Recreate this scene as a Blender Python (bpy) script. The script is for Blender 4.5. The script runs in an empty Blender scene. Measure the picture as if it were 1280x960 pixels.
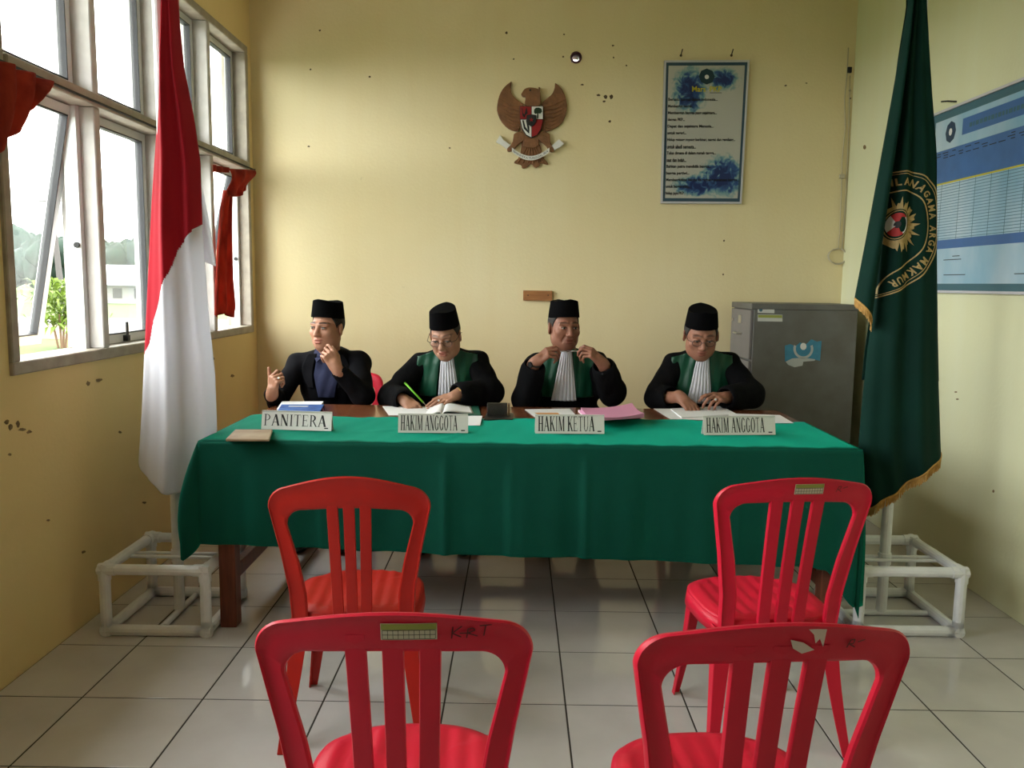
import bpy, bmesh, math, random
import numpy as np
from mathutils import Vector, Matrix

random.seed(7)
SC = bpy.context.scene
COL = SC.collection
PI = math.pi

# ------------------------------------------------------------------ camera
FPX, CAMH, PITCH, YAW, ROLL = 1050.5, 1.3777, 0.1191, -0.0059, 0.0125
_f = np.array([math.sin(YAW)*math.cos(PITCH), math.cos(YAW)*math.cos(PITCH), -math.sin(PITCH)])
_r0 = np.array([math.cos(YAW), -math.sin(YAW), 0.0])
_u0 = np.cross(_r0, _f)
_r = math.cos(ROLL)*_r0 + math.sin(ROLL)*_u0
_u = -math.sin(ROLL)*_r0 + math.cos(ROLL)*_u0
CAM = np.array([0.0, 0.0, CAMH])
cd = bpy.data.cameras.new('camera')
cd.sensor_width = 36.0
cd.lens = FPX/1280*36.0
cd.clip_start = 0.05
cd.clip_end = 500
cam = bpy.data.objects.new('camera', cd)
COL.objects.link(cam)
cam.matrix_world = Matrix(((_r[0], _u[0], -_f[0], CAM[0]), (_r[1], _u[1], -_f[1], CAM[1]),
                           (_r[2], _u[2], -_f[2], CAM[2]), (0, 0, 0, 1)))
SC.camera = cam

# ------------------------------------------------------------------ world, light, exposure
wd = bpy.data.worlds.new('overcast_sky')
SC.world = wd
wd.use_nodes = True
bg = wd.node_tree.nodes['Background']
bg.inputs['Color'].default_value = (1.0, 0.98, 0.965, 1)
bg.inputs['Strength'].default_value = 1.0
SC.view_settings.view_transform = 'Standard'
SC.view_settings.look = 'None'
SC.view_settings.gamma = 1
SC.view_settings.use_curve_mapping = False
SC.view_settings.exposure = 3.88
SC.cycles.max_bounces = 10
SC.cycles.diffuse_bounces = 6
SC.cycles.transparent_max_bounces = 12
SC.cycles.sample_clamp_indirect = 6

XL, XR, YB, YF, ZC = -1.72, 2.108, 5.53, -3.4, 3.35
def portal(name, loc, rot, sx, sy):
    l = bpy.data.lights.new(name, 'AREA')
    l.shape = 'RECTANGLE'; l.size = sx; l.size_y = sy
    l.cycles.is_portal = True
    o = bpy.data.objects.new(name, l); COL.objects.link(o)
    o.location = loc; o.rotation_euler = rot
portal('window_portal', (XL-0.16, 4.11, 1.93), (0, -PI/2, 0), 1.74, 2.6)
portal('window_portal.001', (XL-0.16, 1.41, 1.93), (0, -PI/2, 0), 1.74, 1.96)  # sky portal of the added second window

def at(x, y, **k):
    d = (x-640)*_r + (480-y)*_u + FPX*_f
    a, v = list(k.items())[0]
    i = 'XYZ'.index(a)
    return CAM + d*((v-CAM[i])/d[i])

# ------------------------------------------------------------------ helpers
def link(name, me, mat=None, parent=None):
    o = bpy.data.objects.new(name, me)
    COL.objects.link(o)
    if mat is not None and not me.materials:
        me.materials.append(mat)
    if parent is not None:
        o.parent = parent
        if parent.type != 'EMPTY' or True:
            o.matrix_parent_inverse = parent.matrix_basis.inverted()
    return o

def tag(o, label=None, cat=None, group=None, kind=None):
    if label: o['label'] = label
    if cat: o['category'] = cat
    if group: o['group'] = group
    if kind: o['kind'] = kind
    return o

def thing(name, loc, label, cat, group=None, rz=0):
    o = bpy.data.objects.new(name, None)
    COL.objects.link(o)
    o.location = [float(v) for v in loc]
    o.rotation_euler = (0, 0, rz)
    o.empty_display_size = 0.05
    return tag(o, label, cat, group)

def copy_tree(o, parent=None):
    c = o.copy(); COL.objects.link(c)
    if parent is not None: c.parent = parent
    for ch in list(o.children):
        copy_tree(ch, c)
    return c

def smooth(me, on=True):
    me.polygons.foreach_set('use_smooth', [on]*len(me.polygons))

class MB:
    """collects vertices and faces for one mesh"""
    def __init__(s): s.v = []; s.f = []
    def add(s, vs, fs):
        n = len(s.v); s.v += [tuple(float(c) for c in p) for p in vs]
        s.f += [tuple(i+n for i in f) for f in fs]; return s
    def box(s, x0, x1, y0, y1, z0, z1, M=None):
        vs = [(x, y, z) for z in (z0, z1) for y in (y0, y1) for x in (x0, x1)]
        if M is not None: vs = [M @ Vector(v) for v in vs]
        return s.add(vs, [(0,2,3,1),(4,5,7,6),(0,1,5,4),(2,6,7,3),(0,4,6,2),(1,3,7,5)])
    def tube(s, pts, r, n=10, closed=False, caps=True):
        pts = [Vector([float(c) for c in p]) for p in pts]
        m = len(pts)
        rr = r if isinstance(r, (list, tuple)) else [r]*m
        ref = None; rings = []
        for i in range(m):
            a = pts[(i-1) % m] if (closed or i > 0) else pts[i]
            b = pts[(i+1) % m] if (closed or i < m-1) else pts[i]
            t = (b-a).normalized()
            if ref is None:
                ref = Vector((0,0,1)) if abs(t.z) < 0.9 else Vector((1,0,0))
            ref = (ref - t*ref.dot(t))
            if ref.length < 1e-6: ref = t.orthogonal()
            ref.normalize()
            bn = t.cross(ref)
            rings.append([pts[i] + (ref*math.cos(2*PI*k/n) + bn*math.sin(2*PI*k/n))*rr[i] for k in range(n)])
        vs = [p for rg in rings for p in rg]; fs = []
        for i in range(m if closed else m-1):
            j = (i+1) % m
            for k in range(n):
                k2 = (k+1) % n
                fs.append((i*n+k, i*n+k2, j*n+k2, j*n+k))
        if not closed and caps:
            fs.append(tuple(reversed(range(n)))); fs.append(tuple((m-1)*n+k for k in range(n)))
        return s.add(vs, fs)
    def grid(s, P):
        """P[i][j] points"""
        a = len(P); b = len(P[0])
        return s.add([p for r_ in P for p in r_],
                     [(i*b+j, i*b+j+1, (i+1)*b+j+1, (i+1)*b+j) for i in range(a-1) for j in range(b-1)])
    def loft(s, rings, caps=True):
        n = len(rings[0]); m = len(rings)
        fs = [(i*n+k, i*n+(k+1) % n, (i+1)*n+(k+1) % n, (i+1)*n+k) for i in range(m-1) for k in range(n)]
        if caps: fs += [tuple(reversed(range(n))), tuple((m-1)*n+k for k in range(n))]
        return s.add([p for r_ in rings for p in r_], fs)
    def poly(s, pts2, fn, back=0.0, fnb=None):
        """flat or extruded polygon; fn(x,z,d) -> 3D with depth d"""
        n = len(pts2)
        top = [fn(x, z, 0.0) for x, z in pts2]
        if back == 0.0: return s.add(top, [tuple(range(n))])
        bot = [fn(x, z, back) for x, z in pts2]
        return s.add(top+bot, [tuple(range(n)), tuple(reversed(range(n, 2*n)))] +
                     [(i, i+n, (i+1) % n+n, (i+1) % n) for i in range(n)])
    def build(s, name, mat, parent=None, sm=False, bevel=0.0, solid=0.0, seg=2, local=None, fix=True, subsurf=0, sharp=False):
        me = bpy.data.meshes.new(name)
        me.from_pydata(s.v, [], s.f); me.validate()
        bm = bmesh.new(); bm.from_mesh(me)
        if fix: bmesh.ops.recalc_face_normals(bm, faces=bm.faces)
        if bevel:
            es = [e for e in bm.edges if len(e.link_faces) == 2 and e.calc_face_angle(0) > 0.5]
            bmesh.ops.bevel(bm, geom=es, offset=bevel, segments=seg, profile=0.5, affect='EDGES', clamp_overlap=True)
        bm.to_mesh(me); bm.free()
        smooth(me, sm)
        if parent is not None and local is None:
            # vertices were given in world space: bring them into the parent's frame
            M = world_of(parent).inverted(); me.transform(M)
        o = bpy.data.objects.new(name, me); COL.objects.link(o)
        if mat is not None: me.materials.append(mat)
        if parent is not None: o.parent = parent
        if solid:
            md = o.modifiers.new('solid', 'SOLIDIFY'); md.thickness = solid; md.offset = 0
        if subsurf:
            md = o.modifiers.new('sub', 'SUBSURF'); md.levels = subsurf; md.render_levels = subsurf
        if sm and (bevel or sharp):
            try: me.set_sharp_from_angle(angle=0.7)
            except Exception: pass
        return o

def world_of(o):
    M = o.matrix_basis.copy()
    while o.parent is not None:
        M = o.parent.matrix_basis @ (o.matrix_parent_inverse @ M); o = o.parent
    return M

def rot(rx=0, ry=0, rz=0):
    return Matrix.Rotation(rz, 4, 'Z') @ Matrix.Rotation(ry, 4, 'Y') @ Matrix.Rotation(rx, 4, 'X')
def TR(x, y, z): return Matrix.Translation((float(x), float(y), float(z)))

# ------------------------------------------------------------------ materials
def mat(name, col, rough=0.6, spec=0.4, metal=0.0, var=0.0, vscale=6.0, bump=0.0, bscale=40.0, col2=None, coat=0.0,
        sheen=0.0, attr=None, sss=0.0, stretch=(1,1,1), coords='Object', trans=0.0):
    m = bpy.data.materials.new(name); m.use_nodes = True
    nt = m.node_tree; N = nt.nodes; L = nt.links
    b = N['Principled BSDF']
    b.inputs['Base Color'].default_value = (*col, 1)
    b.inputs['Roughness'].default_value = rough
    b.inputs['Specular IOR Level'].default_value = spec
    b.inputs['Metallic'].default_value = metal
    if coat: b.inputs['Coat Weight'].default_value = coat
    if sheen:
        b.inputs['Sheen Weight'].default_value = sheen
    if sss:
        b.inputs['Subsurface Weight'].default_value = sss
        b.inputs['Subsurface Radius'].default_value = (0.012, 0.005, 0.003)
        b.inputs['Subsurface Scale'].default_value = 1.0
    tc = N.new('ShaderNodeTexCoord'); mp = N.new('ShaderNodeMapping')
    mp.inputs['Scale'].default_value = stretch
    L.new(tc.outputs[coords], mp.inputs['Vector'])
    src = None
    if attr:
        a = N.new('ShaderNodeAttribute'); a.attribute_name = attr
        src = a.outputs['Color']
    if var or col2:
        n = N.new('ShaderNodeTexNoise'); n.inputs['Scale'].default_value = vscale; n.inputs['Detail'].default_value = 5
        L.new(mp.outputs[0], n.inputs['Vector'])
        r = N.new('ShaderNodeValToRGB')
        r.color_ramp.elements[0].position = 0.35; r.color_ramp.elements[1].position = 0.68
        L.new(n.outputs['Fac'], r.inputs['Fac'])
        c2 = col2 or tuple(c*(1-var) for c in col)
        r.color_ramp.elements[0].color = (*c2, 1); r.color_ramp.elements[1].color = (*col, 1)
        if src is None:
            src = r.outputs['Color']
        else:
            mx = N.new('ShaderNodeMix'); mx.data_type = 'RGBA'; mx.blend_type = 'MULTIPLY'; mx.inputs['Factor'].default_value = 1
            r.color_ramp.elements[0].color = (1-var, 1-var, 1-var, 1); r.color_ramp.elements[1].color = (1, 1, 1, 1)
            L.new(src, mx.inputs['A']); L.new(r.outputs['Color'], mx.inputs['B']); src = mx.outputs['Result']
    if src is not None: L.new(src, b.inputs['Base Color'])
    if bump:
        n2 = N.new('ShaderNodeTexNoise'); n2.inputs['Scale'].default_value = bscale; n2.inputs['Detail'].default_value = 4
        L.new(mp.outputs[0], n2.inputs['Vector'])
        bp = N.new('ShaderNodeBump'); bp.inputs['Strength'].default_value = bump; bp.inputs['Distance'].default_value = 0.01
        L.new(n2.outputs['Fac'], bp.inputs['Height']); L.new(bp.outputs[0], b.inputs['Normal'])
    if trans:
        tl = N.new('ShaderNodeBsdfTranslucent'); tl.inputs['Color'].default_value = (*col, 1)
        if src is not None: L.new(src, tl.inputs['Color'])
        ms = N.new('ShaderNodeMixShader'); ms.inputs[0].default_value = trans
        L.new(b.outputs[0], ms.inputs[1]); L.new(tl.outputs[0], ms.inputs[2])
        L.new(ms.outputs[0], N['Material Output'].inputs['Surface'])
    return m

def glass_mat(name, dust=0.12, tint=(0.96, 0.99, 0.98)):
    m = bpy.data.materials.new(name); m.use_nodes = True
    nt = m.node_tree; N = nt.nodes; L = nt.links
    N.remove(N['Principled BSDF'])
    t = N.new('ShaderNodeBsdfTransparent'); t.inputs['Color'].default_value = (*tint, 1)
    g = N.new('ShaderNodeBsdfGlossy'); g.inputs['Roughness'].default_value = 0.03
    d = N.new('ShaderNodeBsdfTranslucent'); d.inputs['Color'].default_value = (0.9, 0.95, 0.95, 1)
    lw = N.new('ShaderNodeLayerWeight'); lw.inputs['Blend'].default_value = 0.5
    pw = N.new('ShaderNodeMath'); pw.operation = 'POWER'; pw.inputs[1].default_value = 5; L.new(lw.outputs['Facing'], pw.inputs[0])
    fr = N.new('ShaderNodeMath'); fr.operation = 'MULTIPLY_ADD'; fr.inputs[1].default_value = 0.9; fr.inputs[2].default_value = 0.03; L.new(pw.outputs[0], fr.inputs[0])
    m1 = N.new('ShaderNodeMixShader'); L.new(fr.outputs[0], m1.inputs[0]); L.new(t.outputs[0], m1.inputs[1]); L.new(g.outputs[0], m1.inputs[2])
    m2 = N.new('ShaderNodeMixShader'); m2.inputs[0].default_value = dust
    L.new(m1.outputs[0], m2.inputs[1]); L.new(d.outputs[0], m2.inputs[2])
    L.new(m2.outputs[0], N['Material Output'].inputs['Surface'])
    return m

def wall_mat(name, c1, c2, c3):
    """painted plaster, blotchy, with faint vertical water marks"""
    m = mat(name, c1, rough=0.75, spec=0.2, bump=0.12, bscale=55)
    nt = m.node_tree; N = nt.nodes; L = nt.links; b = N['Principled BSDF']
    tc = N['Texture Coordinate']
    n1 = N.new('ShaderNodeTexNoise'); n1.inputs['Scale'].default_value = 1.3; n1.inputs['Detail'].default_value = 6
    L.new(tc.outputs['Object'], n1.inputs['Vector'])
    r1 = N.new('ShaderNodeValToRGB'); r1.color_ramp.elements[0].position = 0.35; r1.color_ramp.elements[1].position = 0.7
    r1.color_ramp.elements[0].color = (*c2, 1); r1.color_ramp.elements[1].color = (*c1, 1)
    L.new(n1.outputs['Fac'], r1.inputs['Fac'])
    mp = N.new('ShaderNodeMapping'); mp.inputs['Scale'].default_value = (9, 9, 0.6)
    L.new(tc.outputs['Object'], mp.inputs['Vector'])
    n2 = N.new('ShaderNodeTexNoise'); n2.inputs['Scale'].default_value = 1.0; n2.inputs['Detail'].default_value = 4
    L.new(mp.outputs[0], n2.inputs['Vector'])
    r2 = N.new('ShaderNodeValToRGB'); r2.color_ramp.elements[0].position = 0.45; r2.color_ramp.elements[1].position = 0.8
    r2.color_ramp.elements[0].color = (0, 0, 0, 1); r2.color_ramp.elements[1].color = (0.3, 0.3, 0.3, 1)
    L.new(n2.outputs['Fac'], r2.inputs['Fac'])
    mx = N.new('ShaderNodeMix'); mx.data_type = 'RGBA'
    L.new(r2.outputs['Color'], mx.inputs['Factor']); L.new(r1.outputs['Color'], mx.inputs['A'])
    mx.inputs['B'].default_value = (*c3, 1)
    # scattered small scuffs
    n3 = N.new('ShaderNodeTexNoise'); n3.inputs['Scale'].default_value = 7; n3.inputs['Detail'].default_value = 8; n3.inputs['Roughness'].default_value = 0.7
    L.new(tc.outputs['Object'], n3.inputs['Vector'])
    r3 = N.new('ShaderNodeValToRGB'); r3.color_ramp.elements[0].position = 0.70; r3.color_ramp.elements[1].position = 0.80
    r3.color_ramp.elements[0].color = (0, 0, 0, 1); r3.color_ramp.elements[1].color = (0.55, 0.55, 0.55, 1)
    L.new(n3.outputs['Fac'], r3.inputs['Fac'])
    mx2 = N.new('ShaderNodeMix'); mx2.data_type = 'RGBA'
    L.new(r3.outputs['Color'], mx2.inputs['Factor']); L.new(mx.outputs['Result'], mx2.inputs['A'])
    mx2.inputs['B'].default_value = (c1[0]*0.45, c1[1]*0.42, c1[2]*0.4, 1)
    L.new(mx2.outputs['Result'], b.inputs['Base Color'])
    return m

M = {}
M['wall'] = wall_mat('yellow_wall_paint', (0.75, 0.665, 0.42), (0.73, 0.63, 0.37), (0.70, 0.58, 0.31))
M['wall_pale'] = wall_mat('pale_yellow_wall_paint', (0.69, 0.70, 0.48), (0.67, 0.67, 0.44), (0.70, 0.73, 0.57))
M['wall_worn'] = wall_mat('worn_yellow_wall_paint', (0.80, 0.64, 0.33), (0.75, 0.58, 0.28), (0.72, 0.57, 0.33))
M['ceiling'] = mat('ceiling_boards', (0.80, 0.74, 0.62), 0.85, 0.1, var=0.1)
M['tile'] = mat('glazed_floor_tile', (0.59, 0.57, 0.565), 0.09, 0.5, col2=(0.51, 0.49, 0.485), vscale=3.5, coords='Object')
M['grout'] = mat('dark_grout', (0.05, 0.045, 0.04), 0.9, 0.1)
M['mullion'] = mat('pale_window_mullion', (0.58, 0.56, 0.54), 0.55, 0.3, var=0.15, vscale=14)
M['frame'] = mat('aged_window_frame', (0.40, 0.36, 0.30), 0.55, 0.3, var=0.25, vscale=14)
M['alu'] = mat('pale_sash_aluminium', (0.70, 0.72, 0.73), 0.4, 0.5, var=0.05)
M['gasket'] = mat('black_glazing_gasket', (0.03, 0.03, 0.035), 0.6)
M['glass'] = glass_mat('dusty_window_glass', 0.018)
M['wood'] = mat('brown_varnished_wood', (0.22, 0.075, 0.032), 0.22, 0.5, col2=(0.14, 0.045, 0.02), vscale=5, stretch=(1.0, 12, 12), coat=0.2)
M['legwood'] = mat('red_brown_table_leg_wood', (0.20, 0.055, 0.028), 0.4, 0.4, col2=(0.12, 0.035, 0.02), vscale=6, stretch=(14, 14, 1))
M['cloth'] = mat('green_tablecloth_fabric', (0.003, 0.068, 0.046), 0.8, 0.12, var=0.16, vscale=4, bump=0.2, bscale=350, sheen=0.6)
M['cloth'].node_tree.nodes['Principled BSDF'].inputs['Sheen Tint'].default_value = (0.0, 0.64, 0.42, 1)
M['red'] = mat('crimson_plastic', (0.66, 0.010, 0.040), 0.40, 0.30, var=0.10, vscale=9, bump=0.03, bscale=300)
M['orange_red'] = mat('orange_red_plastic', (0.48, 0.018, 0.012), 0.40, 0.30, var=0.12, vscale=9, bump=0.03, bscale=300)
M['pvc'] = mat('white_painted_pipe', (0.78, 0.80, 0.84), 0.35, 0.5, var=0.10, vscale=18)
M['flag_red'] = mat('red_flag_cloth', (0.50, 0.016, 0.035), 0.8, 0.15, sheen=0.1, trans=0.35)
M['flag_white'] = mat('white_flag_cloth', (0.82, 0.82, 0.87), 0.8, 0.15, trans=0.5)
M['flag_green'] = mat('bottle_green_velvet', (0.003, 0.030, 0.022), 0.8, 0.15, var=0.2, vscale=5)
M['gold'] = mat('gold_thread', (0.50, 0.36, 0.14), 0.55, 0.4, var=0.25, vscale=90)
M['fringe'] = mat('gold_fringe', (0.62, 0.36, 0.11), 0.75, 0.2, var=0.3, vscale=60)
M['steel'] = mat('grey_cabinet_paint', (0.13, 0.13, 0.125), 0.5, 0.4, col2=(0.10, 0.095, 0.085), vscale=6)
M['steel_front'] = mat('grey_drawer_paint', (0.17, 0.16, 0.155), 0.5, 0.4, var=0.12)
M['dark'] = mat('near_black', (0.012, 0.012, 0.013), 0.6)
M['chrome'] = mat('worn_chrome', (0.6, 0.6, 0.58), 0.3, 0.5, metal=0.9)
M['paper'] = mat('white_paper', (0.80, 0.80, 0.82), 0.8, 0.1)
M['white'] = mat('white_plastic', (0.74, 0.74, 0.71), 0.35, 0.4)
M['acrylic'] = mat('pale_sign_acrylic', (0.72, 0.72, 0.68), 0.2, 0.5)
M['ink'] = mat('black_print', (0.012, 0.012, 0.014), 0.55)
M['velvet'] = mat('black_velvet', (0.0035, 0.0035, 0.004), 0.95, 0.03)
M['robe'] = mat('black_robe_cloth', (0.006, 0.006, 0.007), 0.9, 0.07, bump=0.5, bscale=14, stretch=(1.6, 1.6, 0.5))
M['robe_green'] = mat('green_satin_panel', (0.006, 0.088, 0.045), 0.42, 0.4, var=0.3, vscale=7, stretch=(2.5, 1, 0.4), bump=0.5, bscale=12)
M['jabot'] = mat('white_pleated_cloth', (0.72, 0.72, 0.78), 0.8, 0.15)
M['jacket'] = mat('black_suit_cloth', (0.007, 0.007, 0.009), 0.88, 0.08, bump=0.35, bscale=16)
M['shirt'] = mat('navy_shirt_cloth', (0.030, 0.036, 0.085), 0.75, 0.2, bump=0.35, bscale=20)
M['trousers'] = mat('dark_trouser_cloth', (0.010, 0.010, 0.012), 0.8, 0.2)
M['shoe'] = mat('black_shoe_leather', (0.010, 0.009, 0.009), 0.35, 0.5)
M['hair'] = mat('short_black_hair', (0.010, 0.008, 0.007), 0.7, 0.3, bump=0.6, bscale=200)
M['hair_grey'] = mat('short_greying_hair', (0.035, 0.032, 0.030), 0.7, 0.3, bump=0.6, bscale=200)
M['brass'] = mat('gold_metal', (0.75, 0.50, 0.18), 0.3, 0.5, metal=0.9)
M['carved'] = mat('carved_brown_wood', (0.24, 0.105, 0.042), 0.5, 0.4, var=0.35, vscale=20, bump=0.4, bscale=60)
M['plank'] = mat('raw_plank_wood', (0.38, 0.17, 0.06), 0.6, 0.3, col2=(0.27, 0.11, 0.04), vscale=8, stretch=(1, 1, 10))
M['curtain'] = mat('orange_red_curtain_cloth', (0.46, 0.060, 0.034), 0.8, 0.15, col2=(0.26, 0.028, 0.02), vscale=16, stretch=(1, 1, 0.4), trans=0.35)

# ------------------------------------------------------------------ room shell
def wall_with_holes(name, axis, c0, c1, a0, a1, z0, z1, holes, m):
    """axis 'X': wall is thin in X (c0..c1) and runs along Y; axis 'Y' likewise. holes: (a,b,z,z)"""
    As = sorted({a0, a1, *[h[0] for h in holes], *[h[1] for h in holes]})
    Zs = sorted({z0, z1, *[h[2] for h in holes], *[h[3] for h in holes]})
    inside = lambda a, z: a0 < a < a1 and z0 < z < z1 and not any(h[0] < a < h[1] and h[2] < z < h[3] for h in holes)
    def P(c, a, z): return (c, a, z) if axis == 'X' else (a, c, z)
    mb = MB()
    for i in range(len(As)-1):
        for j in range(len(Zs)-1):
            am, zm = (As[i]+As[i+1])/2, (Zs[j]+Zs[j+1])/2
            if not inside(am, zm): continue
            A, B, C, D = As[i], As[i+1], Zs[j], Zs[j+1]
            for c in (c0, c1):
                mb.add([P(c, A, C), P(c, B, C), P(c, B, D), P(c, A, D)], [(0,1,2,3)])
            if not inside(A-1e-4, zm): mb.add([P(c0, A, C), P(c1, A, C), P(c1, A, D), P(c0, A, D)], [(0,1,2,3)])
            if not inside(B+1e-4, zm): mb.add([P(c0, B, C), P(c1, B, C), P(c1, B, D), P(c0, B, D)], [(0,1,2,3)])
            if not inside(am, C-1e-4): mb.add([P(c0, A, C), P(c1, A, C), P(c1, B, C), P(c0, B, C)], [(0,1,2,3)])
            if not inside(am, D+1e-4): mb.add([P(c0, A, D), P(c1, A, D), P(c1, B, D), P(c0, B, D)], [(0,1,2,3)])
    o = mb.build(name, m)
    bm = bmesh.new(); bm.from_mesh(o.data); bmesh.ops.remove_doubles(bm, verts=bm.verts, dist=1e-5)
    bmesh.ops.recalc_face_normals(bm, faces=bm.faces); bm.to_mesh(o.data); bm.free()
    return tag(o, kind='structure')

WY0, WY1, WZ0, WZ1 = 2.82, 5.43, 1.045, 2.82
W2Y0, W2Y1 = 0.42, 2.40  # span of the added second window, out of view
T = 0.14
hx, hz = 0.347, 2.802
wl = wall_with_holes('wall_left', 'X', XL-T, XL, YF-T, YB+T, -0.02, ZC, [(WY0, WY1, WZ0, WZ1), (W2Y0, W2Y1, WZ0, WZ1)], M['wall_worn'])
tag(wl, 'worn yellow plaster wall with the windows')
wb = wall_with_holes('wall_back', 'Y', YB, YB+T, XL, XR, -0.02, ZC, [(hx-0.03, hx+0.03, hz-0.03, hz+0.03)], M['wall'])
tag(wb, 'yellow plaster wall behind the seated people')
wr = wall_with_holes('wall_right', 'X', XR, XR+T, YF-T, YB+T, -0.02, ZC, [], M['wall_pale'])
tag(wr, 'pale yellow plaster wall carrying the blue notice board')
wf = wall_with_holes('wall_front', 'Y', YF-T, YF, XL, XR, -0.02, ZC, [(-0.05, 1.85, 0.0, 2.35)], M['wall'])
tag(wf, 'yellow plaster wall with the added double door, opposite the table')
tag(MB().box(XL-T, XR+T, YF-T, YB+T, ZC, ZC+0.1).build('ceiling', M['ceiling']), 'plain pale ceiling above the room', kind='structure')

# floor: grout bed with single tiles
fl = MB().box(XL, XR, YF, YB, -0.10, -0.0014).build('floor', M['grout'])
tag(fl, 'pale glazed square floor tiles with dark joints', kind='structure')
TS, G = 0.4, 0.0028
def tile_mesh(x0, x1, y0, y1):
    mb = MB(); b = 0.0008
    z = 0.0
    o = [(x0, y0), (x1, y0), (x1, y1), (x0, y1)]
    i = [(x0+b, y0+b), (x1-b, y0+b), (x1-b, y1-b), (x0+b, y1-b)]
    mb.add([(x, y, -0.0030) for x, y in o] + [(x, y, z-b) for x, y in o] + [(x, y, z) for x, y in i],
           [(8,9,10,11)] + [(k, (k+1) % 4, (k+1) % 4+4, k+4) for k in range(4)] + [(k+4, (k+1) % 4+4, (k+1) % 4+8, k+8) for k in range(4)])
    me = bpy.data.meshes.new('floor_tile'); me.from_pydata(mb.v, [], mb.f); me.materials.append(M['tile']); return me
full = tile_mesh(-TS/2+G, TS/2-G, -TS/2+G, TS/2-G)
gx0, gy0 = 0.5742, 2.2296
for i in range(-8, 8):
    for j in range(-15, 12):
        ax, bx = gx0+i*TS, gx0+(i+1)*TS; ay, by = gy0+j*TS, gy0+(j+1)*TS
        cx0, cx1, cy0, cy1 = max(ax, XL), min(bx, XR), max(ay, YF), min(by, YB)
        if cx1-cx0 < 0.02 or cy1-cy0 < 0.02: continue
        c = ((ax+bx)/2, (ay+by)/2)
        if (cx0, cx1, cy0, cy1) == (ax, bx, ay, by): me = full
        else: me = tile_mesh(cx0+G-c[0], cx1-G-c[0], cy0+G-c[1], cy1-G-c[1])
        o = bpy.data.objects.new('floor_tile', me); COL.objects.link(o); o.parent = fl
        o.location = (c[0], c[1], random.uniform(-0.0003, 0.0))

# double door added behind the camera, out of view, leaves shut
dr = thing('added_door', (0.9, YF-T/2, 0), 'added brown double door, closed, out of view opposite the table', None); dr['kind'] = 'structure'
for x0, x1, z0, z1 in ((-0.05, 0.01, 0, 2.35), (1.79, 1.85, 0, 2.35), (0.01, 1.79, 2.29, 2.35)):
    MB().box(x0, x1, YF-T-0.01, YF+0.01, z0, z1).build('door_frame', M['frame'], dr)

for x0 in (0.013, 0.903):
    lf = MB().box(x0, x0+0.884, YF-T+0.03, YF-T+0.07, 0.005, 2.287).build('door_leaf', M['legwood'], dr, bevel=0.004)
    for z0, z1 in ((0.15, 0.95), (1.1, 2.1)):
        MB().box(x0+0.12, x0+0.764, YF-T+0.07, YF-T+0.078, z0, z1).build('door_panel', M['legwood'], lf, bevel=0.003)
    hx_ = x0+0.80 if x0 < 0.5 else x0+0.08
    MB().tube([(hx_, YF-T+0.07, 1.0), (hx_, YF-T+0.12, 1.0), (hx_+(0.1 if x0 > 0.5 else -0.1), YF-T+0.12, 1.0)], 0.009, 8).build('door_handle', M['chrome'], lf)

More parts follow.
